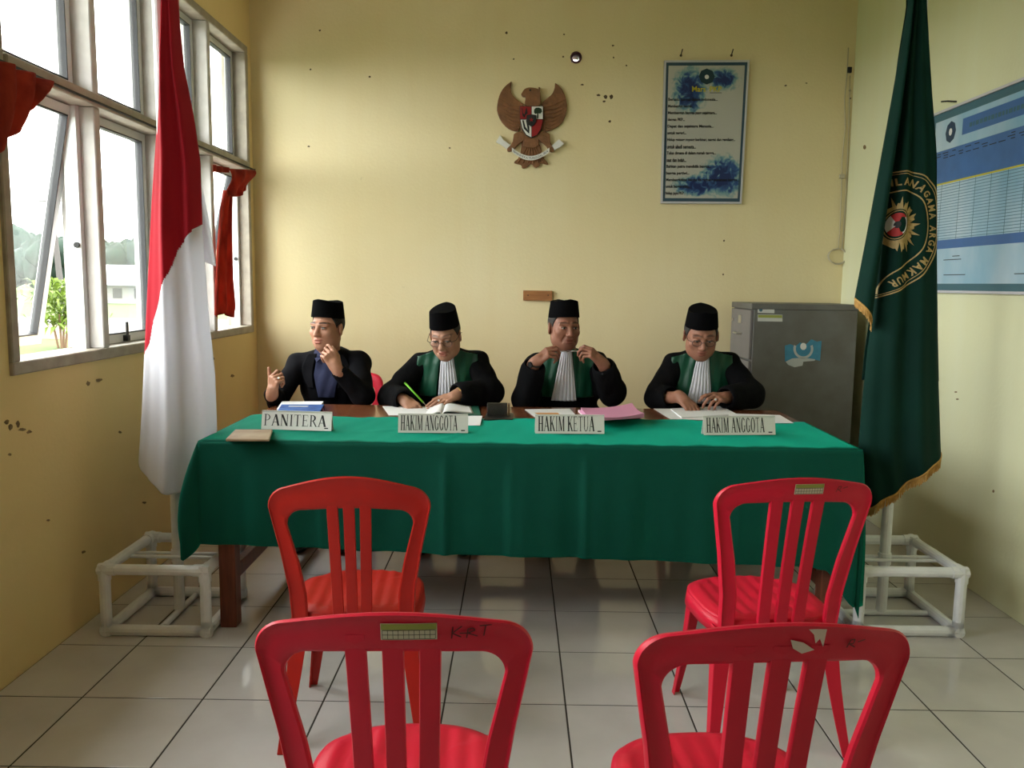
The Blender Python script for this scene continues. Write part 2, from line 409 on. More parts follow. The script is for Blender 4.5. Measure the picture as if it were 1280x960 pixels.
# ------------------------------------------------------------------ windows
def window(name, y0, y1, label, opened, nc=4):
    w = thing(name, (XL, (y0+y1)/2, WZ0), label, None); w['kind'] = 'structure'
    f = 0.045; xo, xi = XL-T, XL+0.015
    cols = [y0+f/2 + (y1-y0-f)*k/nc for k in range(nc+1)]
    tz = 2.085
    B = lambda n, *a, m=M['frame'], bev=0.004: MB().box(*a).build(n, m, w, bevel=bev, seg=1)
    B('window_frame', xo, xi, y0, y1, WZ0, WZ0+f); B('window_frame', xo, xi, y0, y1, WZ1-f, WZ1)
    B('window_frame', xo, xi, y0, y0+f, WZ0+f, WZ1-f); B('window_frame', xo, xi, y1-f, y1, WZ0+f, WZ1-f)
    B('transom', xo, xi+0.012, y0+f, y1-f, tz-0.025, tz+0.025)
    for k in range(1, nc):
        for a, b in ((WZ0+f, tz-0.025), (tz+0.025, WZ1-f)):
            B('mullion', xo, xi-0.004, cols[k]-0.024, cols[k]+0.024, a, b, m=M['mullion'])
    for k in range(nc):
        a = cols[k]+(0.024 if k else f/2); b = cols[k+1]-(0.024 if k < nc-1 else f/2)
        for row, (z0, z1) in enumerate(((WZ0+f, tz-0.025), (tz+0.025, WZ1-f))):
            op = opened.get(k, 0) if row == 0 else 0
            sash = thing('sash', (XL-0.085, (a+b)/2, z1), None, None); sash.parent = w
            sash.location = (-0.085, (a+b)/2-(y0+y1)/2, z1-WZ0)
            # sash local frame: origin at its top edge; hinged at the top, the foot swings outward
            sash.rotation_euler = (0, op, 0)
            hw = (b-a)/2-0.002; H = z1-z0-0.003; s = 0.038
            mb = MB()
            mb.box(-0.018, 0.018, -hw, hw, -s, -0.002); mb.box(-0.018, 0.018, -hw, hw, -H, -H+s)
            mb.box(-0.018, 0.018, -hw, -hw+s, -H+s, -s); mb.box(-0.018, 0.018, hw-s, hw, -H+s, -s)
            mb.build('sash_rail', M['alu'], sash, local=True)
            gm = MB(); e = 0.006
            for q in ((-hw+s, hw-s, -s-e, -s), (-hw+s, hw-s, -H+s, -H+s+e), (-hw+s, -hw+s+e, -H+s, -s), (hw-s-e, hw-s, -H+s, -s)):
                gm.box(-0.012, 0.0205, q[0], q[1], q[2], q[3])
            gm.build('gasket', M['gasket'], sash, local=True)
            MB().box(-0.002, 0.002, -hw+s, hw-s, -H+s, -s).build('pane', M['glass'], sash, local=True)
            if row == 0:
                MB().box(0.018, 0.04, -0.012, 0.012, -H+0.004, -H+0.03).box(0.03, 0.036, -0.008, 0.008, -H+0.02, -H+0.09).build('latch', M['dark'], sash, local=True)
            # inner stop of white aluminium around the opening
            if row == 0 and op:
                mb = MB()
                mb.box(XL-0.105, XL-0.05, a, a+0.02, z0, z1); mb.box(XL-0.105, XL-0.05, b-0.03, b, z0, z1)
                mb.build('window_stop', M['alu'], w)
                for yy in (a+0.02, b-0.04):
                    MB().tube([(XL-0.065, yy, z0+0.42), (XL-0.065, yy+0.008, z0+0.42)], 0.012, 8).build('catch', M['dark'], w)
    return w
window('window_1', WY0, WY1, 'four bay grey framed window beside the red and white flag', {0: 0.19, 3: 0.24})
window('added_window', W2Y0, W2Y1, 'added three bay window lighting the room from out of view', {1: 0.2}, 3)  # unseen window added to let more light into the room

# ------------------------------------------------------------------ outside, seen through the window
GZ = -0.25
M['grass'] = mat('lawn_grass', (0.055, 0.085, 0.02), 0.9, 0.1, col2=(0.04, 0.065, 0.015), vscale=0.6)
M['soil'] = mat('dry_bare_soil', (0.11, 0.08, 0.055), 0.9, 0.1, var=0.3, vscale=0.5)
M['road'] = mat('pale_road', (0.13, 0.125, 0.12), 0.8, 0.1, var=0.1)
M['leaf'] = mat('yellow_green_leaf', (0.10, 0.16, 0.018), 0.6, 0.3, var=0.35, vscale=5, trans=0.3)
M['tree'] = mat('dark_green_foliage', (0.016, 0.032, 0.022), 0.8, 0.2, var=0.5, vscale=0.9, bump=1.0, bscale=2.5)
M['bark'] = mat('grey_brown_bark', (0.12, 0.08, 0.05), 0.9, 0.1)
M['houseroof'] = mat('pale_metal_roof', (0.20, 0.21, 0.22), 0.5, 0.3)
M['housewall'] = mat('white_house_wall', (0.16, 0.16, 0.15), 0.8, 0.1)
M['concrete'] = mat('concrete_pole', (0.06, 0.058, 0.055), 0.8, 0.1)
g = MB().box(-160, XL-T-0.02, -30, 260, GZ-0.3, GZ).build('ground', M['grass']); tag(g, 'green lawn outside the window', kind='structure')
g = MB().add([(XL-T, -30, GZ-0.02), (60, -30, GZ-0.02), (60, 260, GZ-0.02), (XL-T, 260, GZ-0.02)], [(0,1,2,3)]).build('ground_apron', M['soil']); tag(g, 'bare soil around the building', kind='structure')
M['walk'] = mat('light_bounce_concrete', (0.50, 0.48, 0.44), 0.9, 0.1, var=0.1)  # kept pale to throw daylight up through the windows
g = MB().box(-4.4, XL-T-0.02, -6, 9, GZ, GZ+0.05).build('bounce_path', M['walk']); tag(g, 'added pale walk bouncing light up into the room, out of view', kind='structure')  # hidden walk added to bounce light onto ceiling and upper walls
def outside(px, dist, z=GZ):
    d = (px-640)*_r + FPX*_f; s = dist/d[1]
    return np.array([d[0]*s, dist, z])
g = MB().box(-150, -8, 22.2, 29.0, GZ, GZ+0.012).build('ground_soil', M['soil']); tag(g, 'strip of dry soil behind the lawn', kind='structure')
g = MB().box(-150, -8, 29.0, 34.0, GZ, GZ+0.03).build('road_outside', M['road']); tag(g, 'pale road beyond the lawn', kind='structure')
ev = MB().box(XL-T-0.6, XL-T, YF-0.5, YB+0.6, 3.02, 3.12).build('added_eave', M['ceiling']); tag(ev, 'added eave shading the windows, out of view', kind='structure')  # unseen eave added to hold back high sky light

def leafy_blob(mb, c, r, seed, n=10):
    rnd = random.Random(seed)
    ph = [rnd.uniform(0, 6.28) for _ in range(6)]
    P = []
    for i in range(n+1):
        th = PI*i/n
        row = []
        for j in range(2*n):
            a = 2*PI*j/(2*n)
            k = 1+0.16*math.sin(3*a+ph[0])*math.sin(2*th+ph[1])+0.10*math.sin(7*a+ph[2])*math.sin(5*th+ph[3])+0.07*math.sin(11*a+ph[4]+4*th)
            row.append((c[0]+r[0]*k*math.sin(th)*math.cos(a), c[1]+r[1]*k*math.sin(th)*math.sin(a), c[2]+r[2]*k*math.cos(th)))
        P.append(row+[row[0]])
    mb.grid(P)
tree_specs = [(-60, 62, 4.7, 3.6, 'broad tree at the frame end of the tree line'), (12, 66, 5.3, 4.0, 'tallest rounded tree of the tree line outside'),
              (40, 72, 4.5, 4.2, 'low wide tree behind the utility pole'), (68, 60, 3.9, 3.0, 'rounded tree behind the yellow green shrub'),
              (100, 70, 4.2, 3.6, 'tree outside behind the window mullion'), (128, 75, 4.8, 3.2, 'tree outside just above the pale roof'),
              (150, 64, 3.4, 2.6, 'small bushy tree beside the pale roofed house'), (172, 68, 4.5, 3.4, 'rounded tree next to the flag edge outside'),
              (215, 74, 4.8, 4.0, 'tree outside hidden mostly by the hanging flag')]
for k, (px, dist, h_, w_, lab) in enumerate(tree_specs):
    d2 = 58+11*((k*4) % 9); h_, w_ = h_*d2/dist*0.97, w_*d2/dist*0.8; dist = d2
    b = outside(px, dist)
    t = thing('tree', b, lab, 'tree', 'trees beyond the road')
    mb = MB()
    rnd = random.Random(k*11+3)
    leafy_blob(mb, (b[0], b[1], GZ+h_*0.55), (w_*0.75, w_*0.6, h_*0.46), k, 14)
    for q in range(7):
        a = rnd.uniform(0, 6.28)
        leafy_blob(mb, (b[0]+math.cos(a)*w_*0.6, b[1]+math.sin(a)*w_*0.5, GZ+h_*rnd.uniform(0.3, 0.75)), (w_*0.42, w_*0.4, h_*0.26), k*10+q, 9)
    mb.build('crown', M['tree'], t, sm=True)
    MB().tube([b+np.array([0, 0, 0]), b+np.array([0.1, 0, h_*0.35])], [0.22, 0.14], 7).build('trunk', M['bark'], t)
b = outside(148, 55)
t = thing('house', b, 'low white house with a pale sloping roof outside', 'house')
mb = MB(); mb.box(b[0]-2.2, b[0]+2.6, b[1], b[1]+4, GZ, GZ+1.25); mb.build('wall', M['housewall'], t)
MB().add([(b[0]-2.8, b[1]-0.6, GZ+1.2), (b[0]+3.2, b[1]-0.6, GZ+1.2), (b[0]+2.0, b[1]+2, GZ+2.5), (b[0]-1.6, b[1]+2, GZ+2.5), (b[0]-2.8, b[1]+4.6, GZ+1.2), (b[0]+3.2, b[1]+4.6, GZ+1.2)],
         [(0,1,2,3), (3,2,5,4), (0,3,4), (1,5,2)]).build('roof', M['houseroof'], t, solid=0.08)
for dx in (-1.4, 0.2, 1.6):
    MB().box(b[0]+dx-0.3, b[0]+dx+0.3, b[1]-0.03, b[1]+0.02, GZ+0.35, GZ+1.0).build('window', M['dark'], t)
b = outside(84, 40)
t = thing('utility_pole', b, 'thin grey utility pole behind the yellow green shrub', 'pole')
MB().tube([b, b+np.array([-0.35, 0, 5.6])], [0.16, 0.10], 8).build('pole', M['concrete'], t)
MB().tube([b+np.array([-0.9, 0, 5.2]), b+np.array([0.25, 0, 5.2])], 0.05, 6).build('crossarm', M['concrete'], t)
# shrub with long blades
b = outside(80, 19.5)
t = thing('shrub', b, 'yellow green leafy shrub standing on the lawn outside', 'shrub')
for q in range(4):
    a = q*1.7
    MB().tube([b+np.array([0.08*math.cos(a), 0.08*math.sin(a), 0]), b+np.array([0.20*math.cos(a), 0.2*math.sin(a), 0.8])], [0.03, 0.02], 6).build('stem', M['bark'], t)
mb = MB(); rnd = random.Random(5)
for q in range(520):
    a = rnd.uniform(0, 6.28); el = rnd.uniform(-0.5, 1.3); L_ = rnd.uniform(0.22, 0.42)
    c = b+np.array([rnd.gauss(0, 0.30), rnd.gauss(0, 0.28), 0.5+rnd.random()*1.0])
    d = np.array([math.cos(a)*math.cos(el), math.sin(a)*math.cos(el), math.sin(el)])
    s = np.cross(d, [0, 0, 1]); s = s/(np.linalg.norm(s)+1e-6)*rnd.uniform(0.03, 0.05)
    m_ = c+d*L_*0.5+np.array([0, 0, 0.04])
    mb.add([c, m_+s, c+d*L_-np.array([0, 0, 0.08]), m_-s], [(0,1,2,3)])
o = mb.build('leaves', M['leaf'], t, fix=False); o['kind'] = 'stuff'

# ------------------------------------------------------------------ table and cloth
TX0, TX1, TY0, TY1, TZ = -1.215, 1.320, 3.185, 4.22, 0.757
tb = thing('court_table', (0.05, 3.7, 0), 'long brown wooden table standing in front of the four seated men', 'table')
MB().box(TX0, TX1, TY0, TY1, TZ-0.03, TZ).build('tabletop', M['wood'], tb, bevel=0.005)
MB().box(TX0+0.06, TX1-0.06, TY0+0.05, TY1-0.05, TZ-0.11, TZ-0.031).build('apron', M['legwood'], tb)
for x in (TX0+0.045, TX1-0.110):
    for y in (TY0+0.02, TY1-0.085):
        MB().box(x, x+0.065, y, y+0.065, 0, TZ-0.031).build('leg', M['legwood'], tb, bevel=0.004)
    MB().box(x+0.015, x+0.05, TY0+0.086, TY1-0.086, 0.175, 0.235).build('stretcher', M['legwood'], tb, bevel=0.003)
MB().box(TX0+0.13, TX1-0.13, TY1-0.07, TY1-0.03, 0.175, 0.235).build('stretcher', M['legwood'], tb, bevel=0.003)

def lerp(t, pts):
    """piecewise smooth interpolation of [(t, v)...]"""
    if t <= pts[0][0]: return pts[0][1]
    for (a, va), (b_, vb) in zip(pts, pts[1:]):
        if t <= b_:
            k = (t-a)/(b_-a); return va+(vb-va)*k
    return pts[-1][1]
def slerp(t, pts):
    if t <= pts[0][0]: return pts[0][1]
    for (a, va), (b_, vb) in zip(pts, pts[1:]):
        if t <= b_:
            k = (t-a)/(b_-a); k = k*k*(3-2*k); return va+(vb-va)*k
    return pts[-1][1]

ct = thing('tablecloth', (0.05, 3.4, 0), 'green tablecloth draped over the front of the long table', 'tablecloth')
CB = 3.80   # back hem of the cloth on the table top
cz = TZ+0.004
P = []
NX, NY = 150, 26
def topz(x, y):
    e = 0.0016*math.sin(x*23+y*9)+0.0010*math.sin(x*61-y*17)
    # a few raised creases
    for x0, y0, dx, dy, h_ in ((-0.27, 3.30, 0.35, 0.85, 0.007), (-0.52, 3.45, 0.9, 0.4, 0.004), (0.27, 3.25, 0.05, 1, 0.006), (0.9, 3.55, 0.8, -0.5, 0.003)):
        d = abs((x-x0)*dy-(y-y0)*dx); a_ = (x-x0)*dx+(y-y0)*dy
        if abs(a_) < 0.2: e += h_*math.exp(-(d/0.014)**2)*(1-abs(a_)/0.2)
    return cz+0.003+e
for i in range(NY+1):
    y = TY0-0.006+(CB-TY0+0.006)*i/NY
    row = []
    for j in range(NX+1):
        x = TX0-0.006+(TX1-TX0+0.012)*j/NX
        yy = y+(0.02*math.sin(x*3.1)+0.008*math.sin(x*11) if i == NY else 0)*1.0
        row.append((x, yy, topz(x, y) if 0 < i and 0 < j < NX else cz))
    P.append(row)
MB().grid(P).build('cloth_top', M['cloth'], ct, sm=True, solid=0.0025)
# hanging skirt: runs along the left side, round the corner, the front, the right corner, the right side
path = []
def seg(a, b_, n, nx, ny, tag_):
    for k in range(n):
        t_ = k/n
        path.append((a[0]+(b_[0]-a[0])*t_, a[1]+(b_[1]-a[1])*t_, nx, ny, tag_, t_))
x0, x1, y0 = TX0-0.008, TX1+0.008, TY0-0.008
seg((x0, CB), (x0, y0), 50, -1, 0, 'l')
for k in range(12):
    a = PI+PI/2*k/12; path.append((x0, y0, math.cos(a), math.sin(a), 'cl', k/12))
seg((x0, y0), (x1, y0), 260, 0, -1, 'f')
for k in range(12):
    a = -PI/2+PI/2*k/12; path.append((x1, y0, math.cos(a), math.sin(a), 'cr', k/12))
seg((x1, y0), (x1, CB), 50, 1, 0, 'r')
path.append((x1, CB, 1, 0, 'r', 1.0))
rows = []
NV = 30
for (bx_, by_, nx, ny, tg, t_) in path:
    col = []
    if tg == 'l': L_, fl_ = lerp(t_, [(0, 0.24), (0.6, 0.36), (1, 0.44)]), lerp(t_, [(0, 0.012), (0.7, 0.03), (1, 0.075)])
    elif tg == 'cl': L_, fl_ = lerp(t_, [(0, 0.44), (0.5, 0.46), (1, 0.405)]), lerp(t_, [(0, 0.075), (0.45, 0.085), (1, 0.016)])
    elif tg == 'f': L_, fl_ = slerp(t_, [(0, 0.405), (0.03, 0.408), (0.5, 0.437), (0.925, 0.460), (0.95, 0.475), (1, 0.62)]), lerp(t_, [(0, 0.016), (0.04, 0.012), (0.96, 0.012), (1, 0.02)])
    elif tg == 'cr': L_, fl_ = lerp(t_, [(0, 0.62), (0.5, 0.665), (1, 0.62)]), lerp(t_, [(0, 0.014), (0.5, 0.024), (1, 0.016)])
    else: L_, fl_ = lerp(t_, [(0, 0.62), (0.45, 0.42), (1, 0.33)]), lerp(t_, [(0, 0.022), (0.3, 0.02), (1, 0.012)])
    for v in range(NV+1):
        w = v/NV
        d = w*L_
        bulge = math.sin(min(1.0, w*1.15)*PI*0.62)
        amp = fl_*bulge
        if tg == 'f':
            X = bx_
            amp += (0.007*math.sin(X*19+0.5)+0.004*math.sin(X*43+1.0)+0.003*math.sin(X*7))*min(1, w*1.6)
            for xc, hh in ((-0.27, 0.010), (0.27, 0.012), (0.86, 0.006), (-0.02, 0.006), (-0.75, 0.006)):
                amp += hh*math.exp(-((X-xc)/0.016)**2)*min(1, w*3)
            amp = max(amp, 0.004)
        if tg in 'lr': amp += 0.010*math.sin(by_*26)*w+0.008*w
        rd = 0.006*(1-math.exp(-d/0.006))
        z = cz-d if d > 0 else cz
        col.append((bx_+nx*(amp+rd*0.3), by_+ny*(amp+rd*0.3), z))
    rows.append(col)
MB().grid(rows).build('cloth_skirt', M['cloth'], ct, sm=True, solid=0.0022)

# ------------------------------------------------------------------ chairs
def chair(name, label, variant, m, group='red plastic chairs'):
    c = thing(name, (0, 0, 0), label, 'chair', group)
    # back surface: v = height above the seat, u across; the back leans away from the sitter (-y)
    def S(u, v, d=0.0):
        y = -0.185-0.15*v-0.10*v*v - 0.030*(1-(u/0.23)**2)
        n = Vector((0, -1, 0.28)).normalized()
        p = Vector((u, y, 0.425+v)) + n*d
        return p
    Hh = 0.430 if variant == 'a' else 0.414
    wtop = 0.229
    if variant == 'b': arch, corner = 0.034, 0.066
    else: arch, corner = 0.022, 0.060
    # outer outline, from bottom left over the top to bottom right
    def outline(k):
        """k 0..1 along left half from bottom to crown (u<0)"""
        vs = Hh-arch-corner
        if k < 0.5:
            t_ = k/0.5
            v = -0.055+(vs+0.055)*t_
            u = -lerp(t_, [(0, 0.178), (0.3, 0.180), (0.62, 0.198), (1, wtop)])
            u -= 0.004*math.sin(t_*PI)
            return u, v
        t_ = (k-0.5)/0.5
        if t_ < 0.4:
            a = t_/0.4*PI/2*0.86
            return -(wtop-corner)-corner*math.cos(a), vs+corner*math.sin(a)
        a0 = PI/2*0.86
        u0, v0 = -(wtop-corner)-corner*math.cos(a0), vs+corner*math.sin(a0)
        q = (t_-0.4)/0.6
        return u0*(1-q), v0+(Hh-v0)*math.sin(q*PI/2)
    def inner(k):
        st = 0.042 if variant == 'a' else 0.046
        rail = 0.058 if variant == 'a' else 0.074
        vs = Hh-arch*0.9-rail-0.045
        if k < 0.5:
            t_ = k/0.5
            v = -0.055+(vs+0.055)*t_
            uo = lerp(t_, [(0, 0.178), (0.3, 0.180), (0.62, 0.198), (1, wtop)])
            return -(uo-st-0.004*t_), v
        t_ = (k-0.5)/0.5
        r_ = 0.045; uu = wtop-st-0.004
        if t_ < 0.4:
            a = t_/0.4*PI/2
            return -(uu-r_)-r_*math.cos(a), vs+r_*math.sin(a)
        q = (t_-0.4)/0.6
        return -(uu-r_)*(1-q), vs+r_+(arch*0.25)*math.sin(q*PI/2)
    ks = [i/44 for i in range(45)]
    loop = [(outline(k), inner(k)) for k in ks]
    loop += [((-o_[0], o_[1]), (-i_[0], i_[1])) for o_, i_ in reversed(loop[:-1])]
    rings = []
    for (ou, ov), (iu, iv) in loop:
        prof = [(0.0, 0.0), (0.0, 0.012), (0.06, 0.018), (0.16, 0.012), (0.5, 0.009), (0.9, 0.011), (1.0, 0.006), (1.0, -0.008), (0.9, -0.012), (0.5, -0.010), (0.1, -0.012), (0.02, -0.008)]
        rings.append([S(ou+(iu-ou)*t_, ov+(iv-ov)*t_, d) for t_, d in prof])
    MB().loft(rings).build('back_frame', m, c, sm=True, local=True, sharp=True)
    slats = ((-0.061, 0.036), (0.0, 0.036), (0.061, 0.036)) if variant == 'a' else ((-0.047, 0.033), (0.0, 0.033), (0.047, 0.033))
    vtop = Hh-arch*0.75-(0.058 if variant == 'a' else 0.074)+0.032
    for uc, w_ in slats:
        rg = []
        for i in range(15):
            v = -0.03+(vtop+0.03)*i/14
            uu = uc*(0.86+0.14*i/14)
            hw = w_/2*(0.98+0.05*abs(i/14-0.5))
            rg.append([S(uu-hw, v, 0.005), S(uu-hw*0.9, v, 0.010), S(uu, v, 0.0105), S(uu+hw*0.9, v, 0.010), S(uu+hw, v, 0.005), S(uu+hw*0.9, v, -0.008), S(uu-hw*0.9, v, -0.008)])
        MB().loft(rg).build('slat', m, c, sm=True, local=True, sharp=True)
    # seat
    N_ = 40
    def seat_xy(s_, t_):
        # s across -1..1, t depth -1 (rear) .. 1 (front); super-ellipse outline
        a = math.atan2(t_, s_); r_ = max(abs(s_), abs(t_))
        e = 2/4.0 if t_ < 0 else 2/2.5
        x = math.copysign(abs(math.cos(a))**e, math.cos(a)); y = math.copysign(abs(math.sin(a))**e, math.sin(a))
        w_ = 0.196+0.004*y
        return x*r_*w_, y*r_*0.196-0.010
    P = []
    for i in range(N_+1):
        row = []
        for j in range(N_+1):
            s_, t_ = -1+2*j/N_, -1+2*i/N_
            x, y = seat_xy(s_, t_)
            r_ = max(abs(s_), abs(t_))
            z = 0.418-0.012*(1-r_**2)-0.014*max(0, r_-0.85)/0.15 + (0.0022*math.sin(x*150) if r_ < 0.86 else 0) - 0.012*max(0, t_-0.5)
            row.append((x, y, z))
        P.append(row)
    mb = MB().grid(P)
    # skirt of the seat
    edge = [(-1+2*j/N_, -1) for j in range(N_)]+[(1, -1+2*i/N_) for i in range(N_)]+[(1-2*j/N_, 1) for j in range(N_)]+[(-1, 1-2*i/N_) for i in range(N_)]
    r1, r2 = [], []
    for s_, t_ in edge:
        x, y = seat_xy(s_, t_)
        z = 0.404-0.012*max(0, t_-0.5)
        r1.append((x, y, z)); r2.append((x*1.03, (y+0.01)*1.03-0.01, z-0.045))
    mb.loft([r1, r2], caps=False)
    mb.build('seat', m, c, sm=True, local=True, solid=0.004)
    # legs: tapered, splayed, angle section
    for sx in (-1, 1):
        for sy in (-1, 1):
            rg = []
            for i in range(9):
                t_ = i/8
                z = 0.382*(1-t_)
                xo = sx*((0.160 if sy < 0 else 0.140)+0.045*t_**1.3)
                yo = (0.118+0.045*t_**1.4) if sy > 0 else (-0.175-0.075*t_**1.5)
                w_ = 0.056*(1-t_)+0.026*t_; d_ = 0.046*(1-t_)+0.023*t_
                th = 0.008
                # L section, corner pointing outward
                L2 = [(1, 1), (-1, 1), (-1, 1-2*th/w_*0.5), (1-2*th/w_*0.5, 1-2*th/w_*0.5), (1-2*th/w_*0.5, -1), (1, -1)]
                rg.append([(xo+sx*px_*w_/2, yo+sy*py_*d_/2, z) for px_, py_ in L2])
            MB().loft(rg).build('leg', m, c, local=True, bevel=0.002, seg=1, sm=False)
    # side rails under the seat
    for sx in (-1, 1):
        MB().box(sx*0.165-0.004, sx*0.165+0.004, -0.15, 0.10, 0.335, 0.378).build('rail', m, c, local=True)
    MB().box(-0.13, 0.13, 0.128, 0.136, 0.325, 0.372).build('rail', m, c, local=True)
    MB().box(-0.15, 0.15, -0.195, -0.187, 0.335, 0.378).build('rail', m, c, local=True)
    c['S'] = 0
    del c['S']
    return c, S, Hh, arch
M['sticker'] = mat('pale_label_paper', (0.62, 0.58, 0.46), 0.6, 0.2)
M['sticker_green'] = mat('olive_label_band', (0.30, 0.33, 0.08), 0.6, 0.2)
M['torn'] = mat('torn_paper_white', (0.70, 0.58, 0.55), 0.8, 0.1)
M['pen'] = mat('dark_marker_ink', (0.10, 0.008, 0.012), 0.6)
def on_back(S, u0, u1, v0, v1, name, m, par, d=0.0125, n=6):
    P = [[S(u0+(u1-u0)*j/n, v0+(v1-v0)*i/2, d) for j in range(n+1)] for i in range(3)]
    return MB().grid(P).build(name, m, par, local=True, solid=0.0006)
def stroke_on(S, lines, u, v, sc, name, m, par, w=0.0022, d=0.0135):
    mb = MB()
    for ln in lines:
        for (a, b_), (c_, e) in zip(ln, ln[1:]):
            dx, dy = c_-a, e-b_; L_ = math.hypot(dx, dy) or 1; nx, ny = -dy/L_*w/sc/2, dx/L_*w/sc/2
            mb.add([S(u+sc*x, v+sc*y, d) for x, y in ((a+nx, b_+ny), (a-nx, b_-ny), (c_-nx, e-ny), (c_+nx, e+ny))], [(0,1,2,3)])
    return mb.build(name, m, par, local=True, fix=False)
def label_sticker(S, par, u0, u1, v0, v1, grid=True):
    st = on_back(S, u0, u1, v0, v1, 'label_sticker', M['sticker'], par)
    on_back(S, u0+0.001, u1-0.001, v0+(v1-v0)*0.62, v1-0.001, 'label_band', M['sticker_green'], st, d=0.0136)
    mb = MB()
    if grid:
        for k in range(11):
            uu = u0+(u1-u0)*(0.03+0.94*k/10)
            mb.add([S(uu-0.0004, v0+0.002, 0.0137), S(uu+0.0004, v0+0.002, 0.0137), S(uu+0.0004, v0+(v1-v0)*0.58, 0.0137), S(uu-0.0004, v0+(v1-v0)*0.58, 0.0137)], [(0,1,2,3)])
        for q in (0.04, 0.3, 0.58):
            vv = v0+(v1-v0)*q
            for k in range(8):
                a, b_ = u0+(u1-u0)*(0.03+0.94*k/8), u0+(u1-u0)*(0.03+0.94*(k+1)/8)
                mb.add([S(a, vv-0.0005, 0.0137), S(b_, vv-0.0005, 0.0137), S(b_, vv+0.0005, 0.0137), S(a, vv+0.0005, 0.0137)], [(0,1,2,3)])
        mb.build('label_grid', M['ink'], st, local=True, fix=False)
    return st

KRT = [[(0, 0), (0.1, 1)], [(0.75, 1.0), (0.05, 0.45), (0.7, 0.1)], [(1.1, 0), (1.2, 0.75), (1.6, 0.8), (1.7, 0.6), (1.15, 0.4), (1.9, 0.1)], [(2.05, 0.95), (2.95, 1.0)], [(2.5, 0.97), (2.35, 0.1)], [(0.6, 0.42), (1.4, 0.40)]]
SCR = [[(0, 0), (0.3, 0.8), (0.7, 0.8), (0.6, 0.4), (0.1, 0.35)], [(0.3, 0.3), (0.8, 0)], [(1.0, 0.5), (1.7, 0.7)]]

ch1, S1, H1, A1 = chair('plastic_chair', 'red plastic chair with the marker letters on its top rail', 'a', M['red'])
label_sticker(S1, ch1, -0.018, 0.072, H1-0.050, H1-0.020)
stroke_on(S1, KRT, 0.095, H1-0.050, 0.022, 'marker_writing', M['pen'], ch1)
ch1.location = (-0.205, 1.585, 0); ch1.rotation_euler = (0, 0, math.radians(2))

ch2, S2, H2, A2 = chair('plastic_chair', 'red plastic chair with torn white paper scraps on its top rail', 'a', M['red'])
for pts in ([(0.035, -0.012), (0.065, -0.012), (0.064, -0.045), (0.056, -0.030), (0.050, -0.038), (0.045, -0.022)],
            [(0.008, -0.030), (0.030, -0.036), (0.050, -0.050), (0.030, -0.056), (0.014, -0.046)]):
    MB().poly(pts, lambda x, z, d: S2(x, H2+z, 0.0128+d), 0.0006).build('paper_scrap', M['torn'], ch2, local=True)
stroke_on(S2, SCR, 0.105, H2-0.050, 0.018, 'marker_writing', M['pen'], ch2)
ch2.location = (0.400, 1.565, 0); ch2.rotation_euler = (0, 0, math.radians(5))

ch3, S3, H3, A3 = chair('plastic_chair', 'red plastic chair turned slightly, closest to the green flag', 'a', M['red'])
label_sticker(S3, ch3, -0.018, 0.066, H3-0.050, H3-0.020)
stroke_on(S3, SCR, 0.105, H3-0.046, 0.020, 'marker_writing', M['pen'], ch3)
ch3.location = (0.757, 2.575, 0); ch3.rotation_euler = (0, 0, math.radians(6))

ch4, S4, H4, A4 = chair('plastic_chair', 'orange-red plastic chair with an arched top and close-set slats', 'b', M['orange_red'])
ch4.location = (-0.488, 2.580, 0); ch4.rotation_euler = (0, 0, math.radians(4))

def tidy(o):
    for ch in o.children:
        ch.matrix_parent_inverse = Matrix.Identity(4)
        tidy(ch)
for c in (ch1, ch2, ch3, ch4): tidy(c)
# chairs the four men sit on, facing the room
base, _, _, _ = chair('plastic_chair', 'red plastic chair under the man in the black jacket', 'a', M['red'], 'red plastic chairs behind the table')
seat_spots = [(at(421, 480, Y=4.72)[0], 4.67, 'red plastic chair under the man in the black jacket'),
              (at(556, 480, Y=4.7)[0], 4.66, 'red plastic chair under the robed man who is writing'),
              (at(702, 480, Y=4.7)[0], 4.66, 'red plastic chair under the robed man holding spectacles'),
              (at(878, 480, Y=4.7)[0], 4.66, 'red plastic chair under the robed man beside the filing cabinet')]
for i, (x, y, lab) in enumerate(seat_spots):
    o = base if i == 0 else copy_tree(base)
    o.location = (x, y, 0); o.rotation_euler = (0, 0, PI); o['label'] = lab

